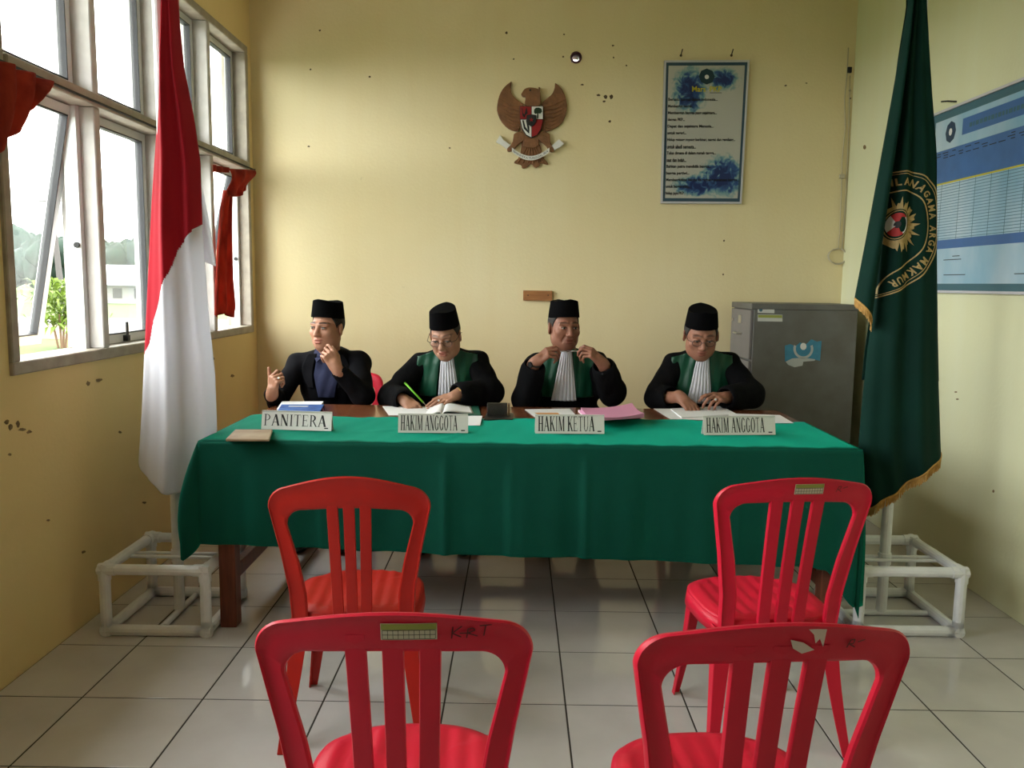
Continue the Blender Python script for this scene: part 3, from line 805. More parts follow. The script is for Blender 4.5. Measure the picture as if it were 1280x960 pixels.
# ------------------------------------------------------------------ flag stands
def flag_stand(name, x0, x1, y0, y1, h_, px, py, ptop, label, plate):
    s = thing(name, ((x0+x1)/2, (y0+y1)/2, 0), label, 'flag stand', 'pipe flag stands')
    r_ = 0.021
    def pipe(a, b_, n='pipe', rr=r_): MB().tube([a, b_], rr, 12).build(n, M['pvc'], s, sm=False)
    for z in (r_, h_-r_):
        for y in (y0+r_, y1-r_): pipe((x0+0.03, y, z), (x1-0.03, y, z))
        for x in (x0+r_, x1-r_): pipe((x, y0+0.03, z), (x, y1-0.03, z))
    for x in (x0+r_, x1-r_):
        for y in (y0+r_, y1-r_): pipe((x, y, 0.03), (x, y, h_-0.03))
    for x in (x0+r_, x1-r_):
        for y in (y0+r_, y1-r_):
            for z, dz in ((r_, 1), (h_-r_, -1)):
                sx = 1 if x < (x0+x1)/2 else -1; sy = 1 if y < (y0+y1)/2 else -1
                mb = MB(); q = r_*1.16
                c_ = Vector((x, y, z))
                for d in ((sx, 0, 0), (0, sy, 0), (0, 0, dz)):
                    mb.tube([c_-Vector(d)*r_*0.95, c_+Vector(d)*0.042], q if z > 0.1 else r_*1.0, 12)
                mb.build('corner_joint', M['pvc'], s)
    pipe((px, y0+0.03, 0.012), (px, y1-0.03, 0.012), 'cross_bar', 0.012) if plate == 'y' else pipe((x0+0.03, py, 0.012), (x1-0.03, py, 0.012), 'cross_bar', 0.012)
    pipe((x0+0.03, py+0.012, h_-0.032), (x1-0.03, py+0.012, h_-0.032), 'cross_bar', 0.007)
    pipe((x0+0.03, py-0.035, h_-0.032), (x1-0.03, py-0.035, h_-0.032), 'cross_bar', 0.007)
    MB().tube([(px, py, 0.02), (px, py, 0.62), (px, py, ptop)], 0.0215, 14).build('pole', M['pvc'], s, sm=False)
    MB().tube([(px, py, h_-0.06), (px, py, h_-0.01)], 0.026, 14).build('collar', M['pvc'], s)
    return s
FLx, FLy = -1.388, 3.345
FRx, FRy = 1.556, 3.435
flag_stand('flag_stand', -1.603, -1.172, 3.10, 3.555, 0.285, FLx, FLy, 2.72, 'white pipe stand carrying the red and white flag', 'y')
flag_stand('flag_stand', 1.352, 1.792, 3.205, 3.67, 0.285, FRx, FRy, 2.62, 'white pipe stand carrying the green fringed flag', 'x')

# ------------------------------------------------------------------ flags
def edge(pts, Y):
    """image silhouette -> list of (z, x) at its real distance"""
    q = [at(x, y, Y=Y) for x, y in pts]
    return sorted([(p[2], p[0]) for p in q])
def interp(z, pts):
    return lerp(z, pts)
fl_ = thing('flag', (FLx, FLy, 0.9), 'red over white flag hanging from the pole by the window', 'flag')
YL = FLy-0.05
Le = edge([(196, -40), (196, 0), (190, 130), (183, 250), (177, 400), (172, 520), (168, 578), (168, 640)], YL)
Re = edge([(214, -40), (214, 0), (222, 80), (234, 140), (243, 200), (246, 290), (255, 400), (263, 470), (266, 540), (258, 600), (252, 640)], YL)
ztop = at(205, -30, Y=YL)[2]
botL = [(168, 576), (175, 588), (190, 602), (205, 611), (222, 616), (240, 614), (258, 588), (268, 570)]
bq = sorted([(at(x, y, Y=YL)[0], at(x, y, Y=YL)[2]) for x, y in botL])
bd = sorted([(at(x, y, Y=YL)[0], at(x, y, Y=YL)[2]) for x, y in [(160, 470), (178, 440), (184, 428), (190, 402), (200, 376), (210, 352), (216, 338), (224, 312), (234, 296), (244, 282), (252, 270)]])
NU, NZ = 90, 230
def flag_depth(u, z, zt):
    k = min(1, (zt-z)/0.5)
    return (0.055*math.sin(PI*u)**0.8 + 0.016*math.sin(2*PI*(u*2.1+0.15)+z*0.9) + 0.004*math.sin(2*PI*(u*4.3)+z*2.0))*(0.35+0.65*k)
grid = []
for i in range(NZ+1):
    w = i/NZ
    row = []
    for j in range(NU+1):
        u = j/NU
        # the hem is slanted, so each column has its own length
        xg = lerp(ztop+(0.62-ztop)*w, Le)*(1-u)+lerp(ztop+(0.62-ztop)*w, Re)*u
        zb = lerp(lerp(0.7, Le)*(1-u)+lerp(0.7, Re)*u, bq)
        z = ztop+(zb-ztop)*w
        x = lerp(z, Le)*(1-u)+lerp(z, Re)*u
        row.append((x, FLy-0.022-flag_depth(u, z, ztop)+0.03*(abs(2*u-1)**4), z))
    grid.append(row)
red, wht = MB(), MB()
flat = [p for r_ in grid for p in r_]
fr_, fw_ = [], []
for i in range(NZ):
    for j in range(NU):
        q = (i*(NU+1)+j, i*(NU+1)+j+1, (i+1)*(NU+1)+j+1, (i+1)*(NU+1)+j)
        cx = sum(flat[k][0] for k in q)/4; czz = sum(flat[k][2] for k in q)/4
        (fr_ if czz > lerp(cx, bd) else fw_).append(q)
def sub(faces, allv):
    ids = sorted({k for f in faces for k in f}); mp = {k: n for n, k in enumerate(ids)}
    mb = MB(); mb.add([allv[k] for k in ids], [tuple(mp[k] for k in f) for f in faces]); return mb
sub(fr_, flat).build('red_half', M['flag_red'], fl_, sm=True, solid=0.002)
sub(fw_, flat).build('white_half', M['flag_white'], fl_, sm=True, solid=0.002)
# the rear fold of white cloth that shows beside the red front
P = []
yb = FLy+0.05
for i in range(40):
    w = i/39
    px0 = lerp(w, [(0, 232), (0.3, 238), (1, 250)]); px1 = lerp(w, [(0, 235), (0.3, 246), (0.7, 261), (1, 270)])
    py = 143+(333-143)*w
    P.append([tuple(at(px0+(px1-px0)*u/8, py-8*(1-u/8)*w, Y=yb+0.012*math.sin(u*0.9))) for u in range(9)])
MB().grid(P).build('rear_fold', M['flag_white'], fl_, sm=True, solid=0.002)
# back layer of the same cloth closing the drape behind the pole
P = []
for i in range(40):
    z = ztop+(1.55-ztop)*i/39
    xa, xb = lerp(z, Le), lerp(z, Re)
    xb = min(xb, FLx+0.11); xa = max(xa, FLx-0.14)
    P.append([(xa+(xb-xa)*u/14, FLy+0.012+(0.045*math.sin(PI*u/14)+0.01*math.sin(u*1.3)), z) for u in range(15)])
MB().grid(P).build('rear_layer', M['flag_red'], fl_, sm=True, solid=0.002)

# green flag with fringe and badge
gf = thing('flag', (FRx, FRy, 0.9), 'dark green flag with gold fringe and round badge beside the notice board', 'flag')
YR = FRy-0.07
Lm = edge([(1146, -40), (1146, 0), (1136, 60), (1124, 150), (1114, 240), (1105, 320), (1098, 400), (1092, 440), (1086, 500), (1081, 560), (1087, 620), (1092, 650)], YR)
Rm = edge([(1166, -40), (1167, 0), (1175, 120), (1182, 200), (1184, 330), (1187, 480), (1190, 575), (1190, 640)], YR)
zt2 = at(1150, -30, Y=YR)[2]
bq2 = sorted([(at(x, y, Y=YR)[0], at(x, y, Y=YR)[2]) for x, y in [(1078, 640), (1092, 628), (1110, 618), (1130, 603), (1150, 590), (1170, 580), (1190, 571)]])
def gdepth(u, z):
    k = min(1, (zt2-z)/0.6)
    return (0.060*math.sin(PI*min(1, max(0, u)))**0.7 + 0.014*math.sin(2*PI*u*1.6+0.6)+0.008*math.sin(2*PI*u*3.4+z*1.5))*(0.3+0.7*k)
def gsurf(x, z, off=0.0):
    xa, xb = lerp(z, Lm), lerp(z, Rm)
    u = (x-xa)/(xb-xa)
    uu = min(1, max(0, u))
    return (x, FRy-0.022-gdepth(uu, z)+0.03*abs(2*uu-1)**4-off, z)
NU, NZ = 60, 150
P = []
for i in range(NZ+1):
    row = []
    for j in range(NU+1):
        u = j/NU
        zb = lerp(lerp(0.75, Lm)*(1-u)+lerp(0.75, Rm)*u, bq2)
        z = zt2+(zb-zt2)*i/NZ
        row.append(gsurf(lerp(z, Lm)*(1-u)+lerp(z, Rm)*u, z))
    P.append(row)
hem2 = P[-1]
MB().grid(P).build('main_cloth', M['flag_green'], gf, sm=True, solid=0.002)
# front fold on the window side, ending in its own fringed hem
La = edge([(1144, -40), (1144, 0), (1125, 110), (1105, 220), (1090, 300), (1076, 372), (1070, 410)], YR-0.03)
Ra = edge([(1150, -40), (1150, 0), (1147, 40), (1136, 120), (1126, 200), (1114, 290), (1104, 366), (1098, 412)], YR-0.03)
za0, za1 = at(1074, 374, Y=YR-0.03)[2], at(1098, 406, Y=YR-0.03)[2]
P = []
for i in range(90):
    row = []
    for j in range(17):
        u = j/16
        zb = za0+(za1-za0)*u
        z = zt2+(zb-zt2)*i/89
        x = lerp(z, La)*(1-u)+lerp(z, Ra)*u
        row.append((x, FRy-0.070-0.030*math.sin(PI*u)*min(1, (zt2-z)/0.5)+0.045*u**3+0.03*(1-u)**3, z))
    P.append(row)
hem1 = P[-1]
MB().grid(P).build('front_fold', M['flag_green'], gf, sm=True, solid=0.002)
P = []
for i in range(40):
    z = zt2+(1.0-zt2)*i/39
    xa, xb = lerp(z, Lm), lerp(z, Rm)
    P.append([(xa+(xb-xa)*u/14, FRy+0.016+0.05*math.sin(PI*u/14), z) for u in range(15)])
MB().grid(P).build('rear_layer', M['flag_green'], gf, sm=True, solid=0.002)
def fringe(hem, L_, name):
    mb = MB(); rnd = random.Random(3)
    pts = [Vector(p) for p in hem]
    tot = sum((b_-a).length for a, b_ in zip(pts, pts[1:]))
    n = int(tot/0.0028)
    acc = [0]
    for a, b_ in zip(pts, pts[1:]): acc.append(acc[-1]+(b_-a).length)
    def P_(s_):
        for k in range(len(pts)-1):
            if s_ <= acc[k+1]: return pts[k].lerp(pts[k+1], (s_-acc[k])/(acc[k+1]-acc[k]+1e-9))
        return pts[-1]
    for k in range(n):
        p = P_(tot*(k+0.5)/n); l = L_*rnd.uniform(0.85, 1.1); sx = rnd.uniform(-0.002, 0.002); sy = rnd.uniform(-0.003, 0.003)
        mb.tube([p+Vector((0, 0, 0.003)), p+Vector((sx*0.4, sy, -l*0.5)), p+Vector((sx, sy, -l))], [0.0013, 0.0019, 0.0014], 4)
    o = mb.build(name, M['fringe'], gf); o['kind'] = 'stuff'
    MB().tube([p+Vector((0, -0.002, 0.002)) for p in pts], 0.0035, 6).build('fringe_braid', M['fringe'], gf)
fringe(hem2, 0.034, 'fringe')
fringe(hem1, 0.030, 'fringe')
# badge on the green flag, worked in thread on the cloth
def gp(px, py, off=0.003):
    q = at(px, py, Y=YR-0.035)
    xa, xb = lerp(q[2], Lm), lerp(q[2], Rm)
    return gsurf(min(q[0], xb-0.003), q[2], off)
badge = bpy.data.objects.new('badge', None); COL.objects.link(badge); badge.parent = gf
badge['label'] = 'gold embroidered round badge'
def band(pts, w, name, m, par, off=0.003):
    # pts in image-scale units on the cloth; thickened into a flat band
    out = []
    dense = []
    for (a, b_), (c_, d) in zip(pts, pts[1:]):
        for k in range(6): dense.append((a+(c_-a)*k/6, b_+(d-b_)*k/6))
    dense.append(pts[-1])
    L_, R_ = [], []
    for i, (x, y) in enumerate(dense):
        x0_, y0_ = dense[max(0, i-1)]; x1_, y1_ = dense[min(len(dense)-1, i+1)]
        dx, dy = x1_-x0_, y1_-y0_; l = math.hypot(dx, dy) or 1
        L_.append(gp(x-dy/l*w/2, y+dx/l*w/2, off)); R_.append(gp(x+dy/l*w/2, y-dx/l*w/2, off))
    return MB().grid([L_, R_]).build(name, m, par, fix=False, solid=0.0012)
def smoothpts(pts, n=3):
    for _ in range(n):
        q = [pts[0]]
        for a, b_ in zip(pts, pts[1:]):
            q += [(a[0]*0.75+b_[0]*0.25, a[1]*0.75+b_[1]*0.25), (a[0]*0.25+b_[0]*0.75, a[1]*0.25+b_[1]*0.75)]
        pts = q+[pts[-1]]
    return pts
outer = smoothpts([(1124, 213), (1146, 212), (1164, 222), (1176, 238), (1180, 268), (1179, 300), (1169, 328), (1150, 350), (1128, 364), (1105, 373)], 2)
inner_ = smoothpts([(1121, 239), (1136, 236), (1150, 240), (1160, 256), (1164, 280), (1160, 304), (1148, 322), (1134, 332), (1116, 345), (1108, 358), (1107, 368)], 2)
band(outer, 1.5, 'badge_ring', M['gold'], badge); band([(x-2.6 if x > 1140 else x, y+3.0 if y < 260 else y-2.6) for x, y in outer], 0.8, 'badge_ring', M['gold'], badge)
band(inner_, 1.4, 'badge_ring', M['gold'], badge)
# sunburst
cx, cy = 1130, 281
sun = []
for k in range(40):
    a = -PI*0.62+PI*1.24*k/39
    rr = (27 if k % 2 else 21)+(4*math.sin(k*1.7))
    sun.append((cx+rr*0.78*math.cos(a), cy+rr*1.22*math.sin(a)))
left = [(1113, 303), (1116, 290), (1117, 275), (1119, 260)]
allp = sun+left
dense = []
for (a, b_), (c_, d) in zip(allp, allp[1:]+allp[:1]):
    for k in range(2): dense.append((a+(c_-a)*k/2, b_+(d-b_)*k/2))
def fan(mb, ring, c_, off, nr=4):
    rings = [[gp(c_[0]+(x-c_[0])*q/nr, c_[1]+(y-c_[1])*q/nr, off) for x, y in ring] for q in range(1, nr+1)]
    n = len(ring)
    mb.add([gp(*c_, off)]+[p for r_ in rings for p in r_],
           [(0, 1+k, 1+(k+1) % n) for k in range(n)]+[(1+q*n+k, 1+(q+1)*n+k, 1+(q+1)*n+(k+1) % n, 1+q*n+(k+1) % n) for q in range(nr-1) for k in range(n)])
    return mb
fan(MB(), dense, (1126, 281), 0.0035).build('sunburst', M['gold'], badge, fix=False, solid=0.001)
cc = (1127, 280)
ell = lambda rx, ry, c_=cc, n=28: [(c_[0]+rx*math.cos(2*PI*k/n)-0.15*ry*math.sin(2*PI*k/n), c_[1]+ry*math.sin(2*PI*k/n)) for k in range(n)]
fan(MB(), ell(13.5, 20), cc, 0.0050).build('badge_disc', M['flag_green'], badge, fix=False, solid=0.001)
band(ell(11.8, 18)+ell(11.8, 18)[:1], 1.0, 'badge_ring', M['gold'], badge, 0.0062)
M['badge_red'] = mat('red_thread', (0.42, 0.02, 0.02), 0.6); M['badge_white'] = mat('white_thread', (0.66, 0.66, 0.66), 0.6)
for (q, m_) in ((0, 'badge_red'), (1, 'badge_white'), (2, 'badge_red'), (3, 'badge_white')):
    a0 = -PI*0.72+q*PI/2
    ring = [cc]+[(cc[0]+10.5*math.cos(a0+PI/2*k/8)-2*math.sin(a0+PI/2*k/8), cc[1]+15*math.sin(a0+PI/2*k/8)) for k in range(9)]
    mb = MB(); mb.add([gp(x, y, 0.0068) for x, y in ring], [(0, k, k+1) for k in range(1, 9)])
    mb.build('badge_quarter', M[m_], badge, fix=False, solid=0.0008)
fan(MB(), ell(3.4, 4.6, cc, 10), cc, 0.0078, 1).build('badge_centre', M['dark'], badge, fix=False)
# ------------------------------------------------------------------ lettering
_tc = {}
def text2d(s, bold=0.0):
    key = (s, bold)
    if key in _tc: return _tc[key]
    cu = bpy.data.curves.new('lettering_source', 'FONT'); cu.body = s; cu.size = 1.0; cu.offset = bold; cu.resolution_u = 2
    ob = bpy.data.objects.new('lettering_source', cu)
    COL.objects.link(ob)
    bpy.context.view_layer.update()
    dg = bpy.context.evaluated_depsgraph_get()
    me = bpy.data.meshes.new_from_object(ob.evaluated_get(dg))
    vs = [(v.co.x, v.co.y) for v in me.vertices]; fs = [tuple(p.vertices) for p in me.polygons]
    bpy.data.objects.remove(ob); bpy.data.curves.remove(cu); bpy.data.meshes.remove(me)
    if vs:
        x0 = min(v[0] for v in vs); x1 = max(v[0] for v in vs); y0 = min(v[1] for v in vs); y1 = max(v[1] for v in vs)
    else: x0 = x1 = y0 = y1 = 0
    _tc[key] = (vs, fs, (x0, x1, y0, y1)); return _tc[key]
def text_fit(mb, s, fn, x0, x1, y0, y1, bold=0.0, keep_base=False):
    """fills the rectangle with the text; fn(x,y) -> 3D"""
    vs, fs, (a, b_, c_, d) = text2d(s, bold)
    if keep_base: c_, d = -0.0, 0.72
    mb.add([fn(x0+(x-a)/(b_-a)*(x1-x0), y0+(y-c_)/(d-c_)*(y1-y0)) for x, y in vs], fs); return mb

# roman capitals drawn as polygons in a unit box
def _rect(x0, y0, x1, y1): return [(x0, y0), (x1, y0), (x1, y1), (x0, y1)]
def _stem(x, w=0.23, y0=0, y1=1, s=0.10, top=True, bot=True):
    p = [_rect(x-w/2, y0, x+w/2, y1)]
    if bot: p.append(_rect(x-w/2-s, y0, x+w/2+s, y0+0.035))
    if top: p.append(_rect(x-w/2-s, y1-0.035, x+w/2+s, y1))
    return p
def _diag(xa, ya, xb, yb, w): return [[(xa-w/2, ya), (xa+w/2, ya), (xb+w/2, yb), (xb-w/2, yb)]]
def _arc(cx, cy, rx, ry, a0, a1, tx, ty, n=18):
    out = []
    for k in range(n):
        a, b_ = a0+(a1-a0)*k/n, a0+(a1-a0)*(k+1)/n
        out.append([(cx+rx*math.cos(a), cy+ry*math.sin(a)), (cx+rx*math.cos(b_), cy+ry*math.sin(b_)),
                    (cx+(rx-tx)*math.cos(b_), cy+(ry-ty)*math.sin(b_)), (cx+(rx-tx)*math.cos(a), cy+(ry-ty)*math.sin(a))])
    return out
GL = {
 'H': (1.0, _stem(0.22)+_stem(0.78)+[_rect(0.22, 0.48, 0.78, 0.525)]),
 'A': (1.0, _diag(0.13, 0, 0.50, 1, 0.10)+_diag(0.86, 0, 0.51, 1, 0.24)+[_rect(0.25, 0.30, 0.78, 0.345), _rect(0.02, 0, 0.25, 0.035), _rect(0.70, 0, 1.0, 0.035)]),
 'K': (1.0, _stem(0.22)+_diag(0.30, 0.40, 0.82, 1, 0.09)+_diag(0.86, 0, 0.45, 0.60, 0.21)+[_rect(0.68, 0.965, 0.96, 1), _rect(0.72, 0, 1.02, 0.035)]),
 'I': (0.5, _stem(0.5, 0.30, s=0.17)),
 'M': (1.15, _stem(0.14, 0.08, s=0.07)+_stem(0.86, 0.17, s=0.05)+_diag(0.50, 0.02, 0.20, 1, 0.17)+_diag(0.50, 0.02, 0.83, 1, 0.07)),
 'N': (1.0, _stem(0.17, 0.08, s=0.08)+_stem(0.83, 0.08, s=0.08)+_diag(0.80, 0, 0.20, 1, 0.24)),
 'G': (1.0, _arc(0.5, 0.5, 0.44, 0.51, 0.75, 2*PI-0.6, 0.22, 0.06)+_stem(0.80, 0.14, 0.06, 0.46, bot=False)+[_rect(0.84, 0.68, 0.88, 0.92)]),
 'O': (1.0, _arc(0.5, 0.5, 0.46, 0.51, 0, 2*PI, 0.22, 0.06, 28)),
 'T': (0.9, _stem(0.5, 0.16, top=False)+[_rect(0.06, 0.955, 0.94, 1), _rect(0.06, 0.78, 0.10, 1), _rect(0.90, 0.78, 0.94, 1)]),
 'E': (0.85, _stem(0.24, 0.16, top=False, bot=False)+[_rect(0.06, 0.955, 0.86, 1), _rect(0.06, 0, 0.90, 0.045), _rect(0.24, 0.49, 0.70, 0.535), _rect(0.82, 0.80, 0.86, 1), _rect(0.86, 0, 0.90, 0.22), _rect(0.67, 0.40, 0.71, 0.63)]),
 'U': (1.0, _stem(0.22, 0.15, 0.28, 1, bot=False)+_stem(0.82, 0.08, 0.28, 1, bot=False)+_arc(0.495, 0.30, 0.35, 0.31, PI, 2*PI, 0.12, 0.05)),
 'P': (0.85, _stem(0.24, 0.16)+_arc(0.40, 0.725, 0.48, 0.275, -PI/2, PI/2, 0.15, 0.04)+[_rect(0.24, 0.96, 0.42, 1), _rect(0.24, 0.45, 0.42, 0.49)]),
 'R': (0.95, _stem(0.22, 0.15)+_arc(0.38, 0.735, 0.42, 0.265, -PI/2, PI/2, 0.22, 0.06)+[_rect(0.22, 0.96, 0.40, 1), _rect(0.22, 0.47, 0.40, 0.51)]+_diag(0.86, 0, 0.48, 0.49, 0.15)+[_rect(0.74, 0, 1.02, 0.035)]),
 ' ': (0.45, []),
}
def roman(mb, s, fn, x0, x1, y0, y1):
    tot = sum(GL[c][0] for c in s); k = (x1-x0)/tot; x = x0
    for c in s:
        w_, polys = GL[c]
        for p in polys:
            mb.add([fn(x+px*w_*k*0.96, y0+py*(y1-y0)) for px, py in p], [tuple(range(len(p)))])
        x += w_*k
    return mb

# letters round the flag badge
def badge_text(s, base, size, w_):
    acc = [0]
    for a, b_ in zip(base, base[1:]): acc.append(acc[-1]+math.hypot(b_[0]-a[0], b_[1]-a[1]))
    wd_ = [0.55 if c == ' ' else (lambda q: q[2][1]-q[2][0]+0.16)(text2d(c, 0.03)) for c in s]
    for i, c in enumerate(s):
        if c == ' ': continue
        t_ = acc[-1]*(sum(wd_[:i])+wd_[i]/2)/sum(wd_)
        k = max(q for q in range(len(acc)-1) if acc[q] <= t_)
        f_ = (t_-acc[k])/(acc[k+1]-acc[k])
        x, y = base[k][0]+(base[k+1][0]-base[k][0])*f_, base[k][1]+(base[k+1][1]-base[k][1])*f_
        dx, dy = base[k+1][0]-base[k][0], base[k+1][1]-base[k][1]; l = math.hypot(dx, dy); dx, dy = dx/l, dy/l
        ux, uy = dy, -dx    # outward
        mb = MB()
        vs, fs, (a, b_, c0, d) = text2d(c, 0.03)
        k_ = size/(d-c0); kx = k_*0.82
        mb.add([gp(x+dx*(vx-(a+b_)/2)*kx+ux*(vy-(c0+d)/2)*k_, y+dy*(vx-(a+b_)/2)*kx+uy*(vy-(c0+d)/2)*k_, 0.0046) for vx, vy in vs], fs)
        mb.build('letter', M['gold'], badge, fix=False)
mid = smoothpts([(1123, 226), (1142, 225), (1156, 233), (1167, 252), (1171, 280), (1168, 308), (1157, 329), (1138, 345), (1118, 357)], 2)
badge_text('ILANAGAMA ARGA MAKMUR', mid, 9.5, 7.0)

# ------------------------------------------------------------------ back wall fittings
def wp(px, py, off=0.0):
    p = at(px, py, Y=YB); return (p[0], YB-off, p[2])
# chipped paint spots
spots = [(386,183,3,2),(633,41,3,3),(705,43,2,2),(642,74,2,2),(704,71,2,2),(766,57,3,2),(767,72,2,2),(783,82,2,2),(748,119,4,3),(757,121,4,4),(764,121,4,5),
         (755,127,4,2),(728,106,4,2),(762,152,3,3),(562,185,2,2),(905,301,2,2),(904,343,2,2),(462,96,3,2),(400,38,3,2),(388,87,2,2),(1061,88,4,5),(1062,113,2,4),(1063,123,2,2),(1053,222,3,2),
         (1075,184,2,3),(982,107,3,2),(1008,104,3,1)]
M['chip_soft'] = mat('scuffed_plaster', (0.30, 0.21, 0.11), 0.9, 0.1, var=0.5, vscale=45)
M['chip'] = mat('exposed_grey_plaster', (0.13, 0.09, 0.055), 0.9, 0.1, var=0.4, vscale=60)
rnd = random.Random(9)
for (px, py, rx, rz_) in spots:
    if px > 1065: continue
    n = 9
    ring = [(px+rx*0.62*rnd.uniform(0.6, 1.2)*math.cos(2*PI*k/n), py+rz_*0.62*rnd.uniform(0.6, 1.2)*math.sin(2*PI*k/n)) for k in range(n)]
    MB().add([wp(x, y, 0.0012) for x, y in ring]+[wp(px, py, 0.0004)], [(k, (k+1) % n, n) for k in range(n)]).build('plaster_chip', M['chip'], wb, fix=False)
for (px, py, rx, rz_) in ((8,527,4,4),(13,533,3,6),(22,530,3,5),(27,537,6,2.5),(36,540,4,3),(12,568,3,2),(110,479,3,4),(123,475,5,3),(266,448,3,3),(180,628,4,2),(104,690,3,3),(60,650,3,2),(150,540,3,2),(290,470,3,2)):
    n = 9
    ring = [(px+rx*rnd.uniform(0.5, 1.1)*math.cos(2*PI*k/n), py+rz_*rnd.uniform(0.4, 1.1)*math.sin(2*PI*k/n)) for k in range(n)]
    q = [at(x, y, X=XL) for x, y in ring+[(px, py)]]
    MB().add([(XL+(0.0012 if k < n else 0.0005), p[1], p[2]) for k, p in enumerate(q)], [(k, (k+1) % n, n) for k in range(n)]).build('plaster_chip', M['chip_soft'], wl, fix=False)
for (px, py, rx, rz_) in ((1195,490,2,1),(1197,499,2,1),(1242,614,1.5,2),(1081,184,2,3)):
    n = 7; q = [at(px+rx*math.cos(2*PI*k/n), py+rz_*math.sin(2*PI*k/n), X=XR) for k in range(n)]
    MB().add([(XR-0.001, p[1], p[2]) for p in q], [tuple(range(n))]).build('plaster_chip', M['chip_soft'], wr, fix=False)
# pale pipe sleeve through the wall, daylight at its far end
M['sleeve'] = mat('purple_brown_sleeve', (0.06, 0.02, 0.035), 0.35, 0.4)
sl = thing('pipe_sleeve', (hx, YB, hz), 'small dark round pipe sleeve through the wall above the carved bird', 'pipe')
def ringv(r_, y, n=24): return [(hx+r_*math.cos(2*PI*k/n), y, hz+r_*math.sin(2*PI*k/n)) for k in range(n)]
MB().loft([ringv(0.024, YB+T), ringv(0.024, YB-0.006), ringv(0.027, YB-0.010), ringv(0.034, YB-0.009), ringv(0.037, YB-0.004), ringv(0.037, YB-0.0005), ringv(0.028, YB-0.0005), ringv(0.028, YB+T)], caps=False).build('sleeve', M['sleeve'], sl, sm=True)
# plank
a, b_ = wp(654, 363), wp(690, 376)
pk = thing('wooden_plank', (float((a[0]+b_[0])/2), YB-0.01, float(a[2])), 'small bare wooden plank fixed to the wall above the men', 'plank')
MB().box(a[0], b_[0], YB-0.022, YB-0.001, b_[2], a[2], None).build('board', M['plank'], pk, bevel=0.002)
for px in (660, 685): MB().tube([wp(px, 369, 0.022), wp(px, 369, 0.0245)], 0.004, 8).build('nail', M['dark'], pk)

# carved bird emblem
em = thing('bird_emblem', wp(664, 160), 'carved brown wooden bird emblem with a small shield', 'emblem')
def gz(zx, zy): return wp(605+zx/7.383, 90+zy/7.383)
def relief(name, pts, d0, d1, m, par=em, bev=0.004, smoothn=1):
    pts = smoothpts(pts+pts[:1], smoothn)[:-1] if smoothn else pts
    mb = MB(); n = len(pts)
    top = [(*gz(x, y)[:1], YB-d1, gz(x, y)[2]) for x, y in pts]; bot = [(*gz(x, y)[:1], YB-d0, gz(x, y)[2]) for x, y in pts]
    mb.add(top+bot, [tuple(range(n)), tuple(reversed(range(n, 2*n)))]+[(k, k+n, (k+1) % n+n, (k+1) % n) for k in range(n)])
    return mb.build(name, m, par, bevel=bev, seg=2)
LW = [(255,90),(245,180),(270,230),(330,280),(375,305),(345,330),(335,440),(330,550),(270,550),(210,520),(150,450),(120,370),(120,320),(135,240),(160,180),(200,130)]
RW = [(655,105),(650,160),(625,215),(570,255),(535,290),(525,310),(545,335),(545,440),(540,540),(560,560),(620,540),(700,500),(745,430),(770,330),(755,250),(735,190),(700,140)]
w1 = relief('wing', LW, 0.0, 0.020, M['carved']); w2 = relief('wing', RW, 0.0, 0.020, M['carved'])
# feather ridges on the wings
for k in range(7):
    t_ = k/6
    for sgn, par in ((-1, w1), (1, w2)):
        x0_ = 345-20*t_ if sgn < 0 else 545+20*t_
        y0_ = 335+190*t_
        x1_ = (140+105*t_**2.0 if sgn < 0 else 752-105*t_**2.0); y1_ = 255+255*t_
        q0, q1, q2 = gz(x0_, y0_), gz((x0_+x1_)/2, (y0_+y1_)/2+18), gz(x1_, y1_)
        MB().tube([(q0[0], YB-0.020, q0[2]), (q1[0], YB-0.021, q1[2]), (q2[0], YB-0.019, q2[2])], [0.004, 0.005, 0.003], 6).build('feather', M['carved'], par)
relief('tail', [(350,640),(510,640),(540,790),(600,850),(580,862),(520,840),(512,872),(470,892),(440,850),(425,850),(390,884),(350,895),(345,860),(300,852),(268,838),(330,790)], 0.0, 0.016, M['carved'])
for k in range(6):
    x0_, x1_ = 400+k*14, 310+k*48
    q0, q1 = gz(x0_, 690), gz(x1_, 845)
    MB().tube([(q0[0], YB-0.017, q0[2]), (q1[0], YB-0.016, q1[2])], [0.004, 0.005], 6).build('tail_feather', M['carved'], em)
relief('body', [(330,320),(545,320),(548,450),(530,560),(505,625),(505,705),(355,705),(365,625),(335,540)], 0.0, 0.028, M['carved'])
relief('leg', [(275,580),(330,548),(375,580),(368,640),(320,668),(262,735),(215,742),(212,705),(262,668)], 0.0, 0.030, M['carved'])
relief('leg', [(605,580),(552,548),(500,580),(505,640),(560,668),(605,742),(648,745),(650,705),(612,668)], 0.0, 0.030, M['carved'])
hd = relief('head', [(342,215),(356,192),(370,170),(400,155),(440,153),(490,162),(516,182),(524,240),(530,322),(430,330),(372,315),(384,250),(378,234),(358,236)], 0.0, 0.036, M['carved'], bev=0.007)
relief('crest', [(502,150),(518,155),(516,200),(522,300),(508,300)], 0.0, 0.040, M['carved'], bev=0.002, smoothn=0)
MB().tube([(gz(425, 180)[0], YB-0.0355, gz(425, 180)[2]), (gz(425, 180)[0], YB-0.038, gz(425, 180)[2])], 0.006, 10).build('eye', M['dark'], hd)
M['emb_red'] = mat('dark_red_enamel', (0.26, 0.012, 0.014), 0.4); M['emb_white'] = mat('white_enamel', (0.70, 0.70, 0.66), 0.4)
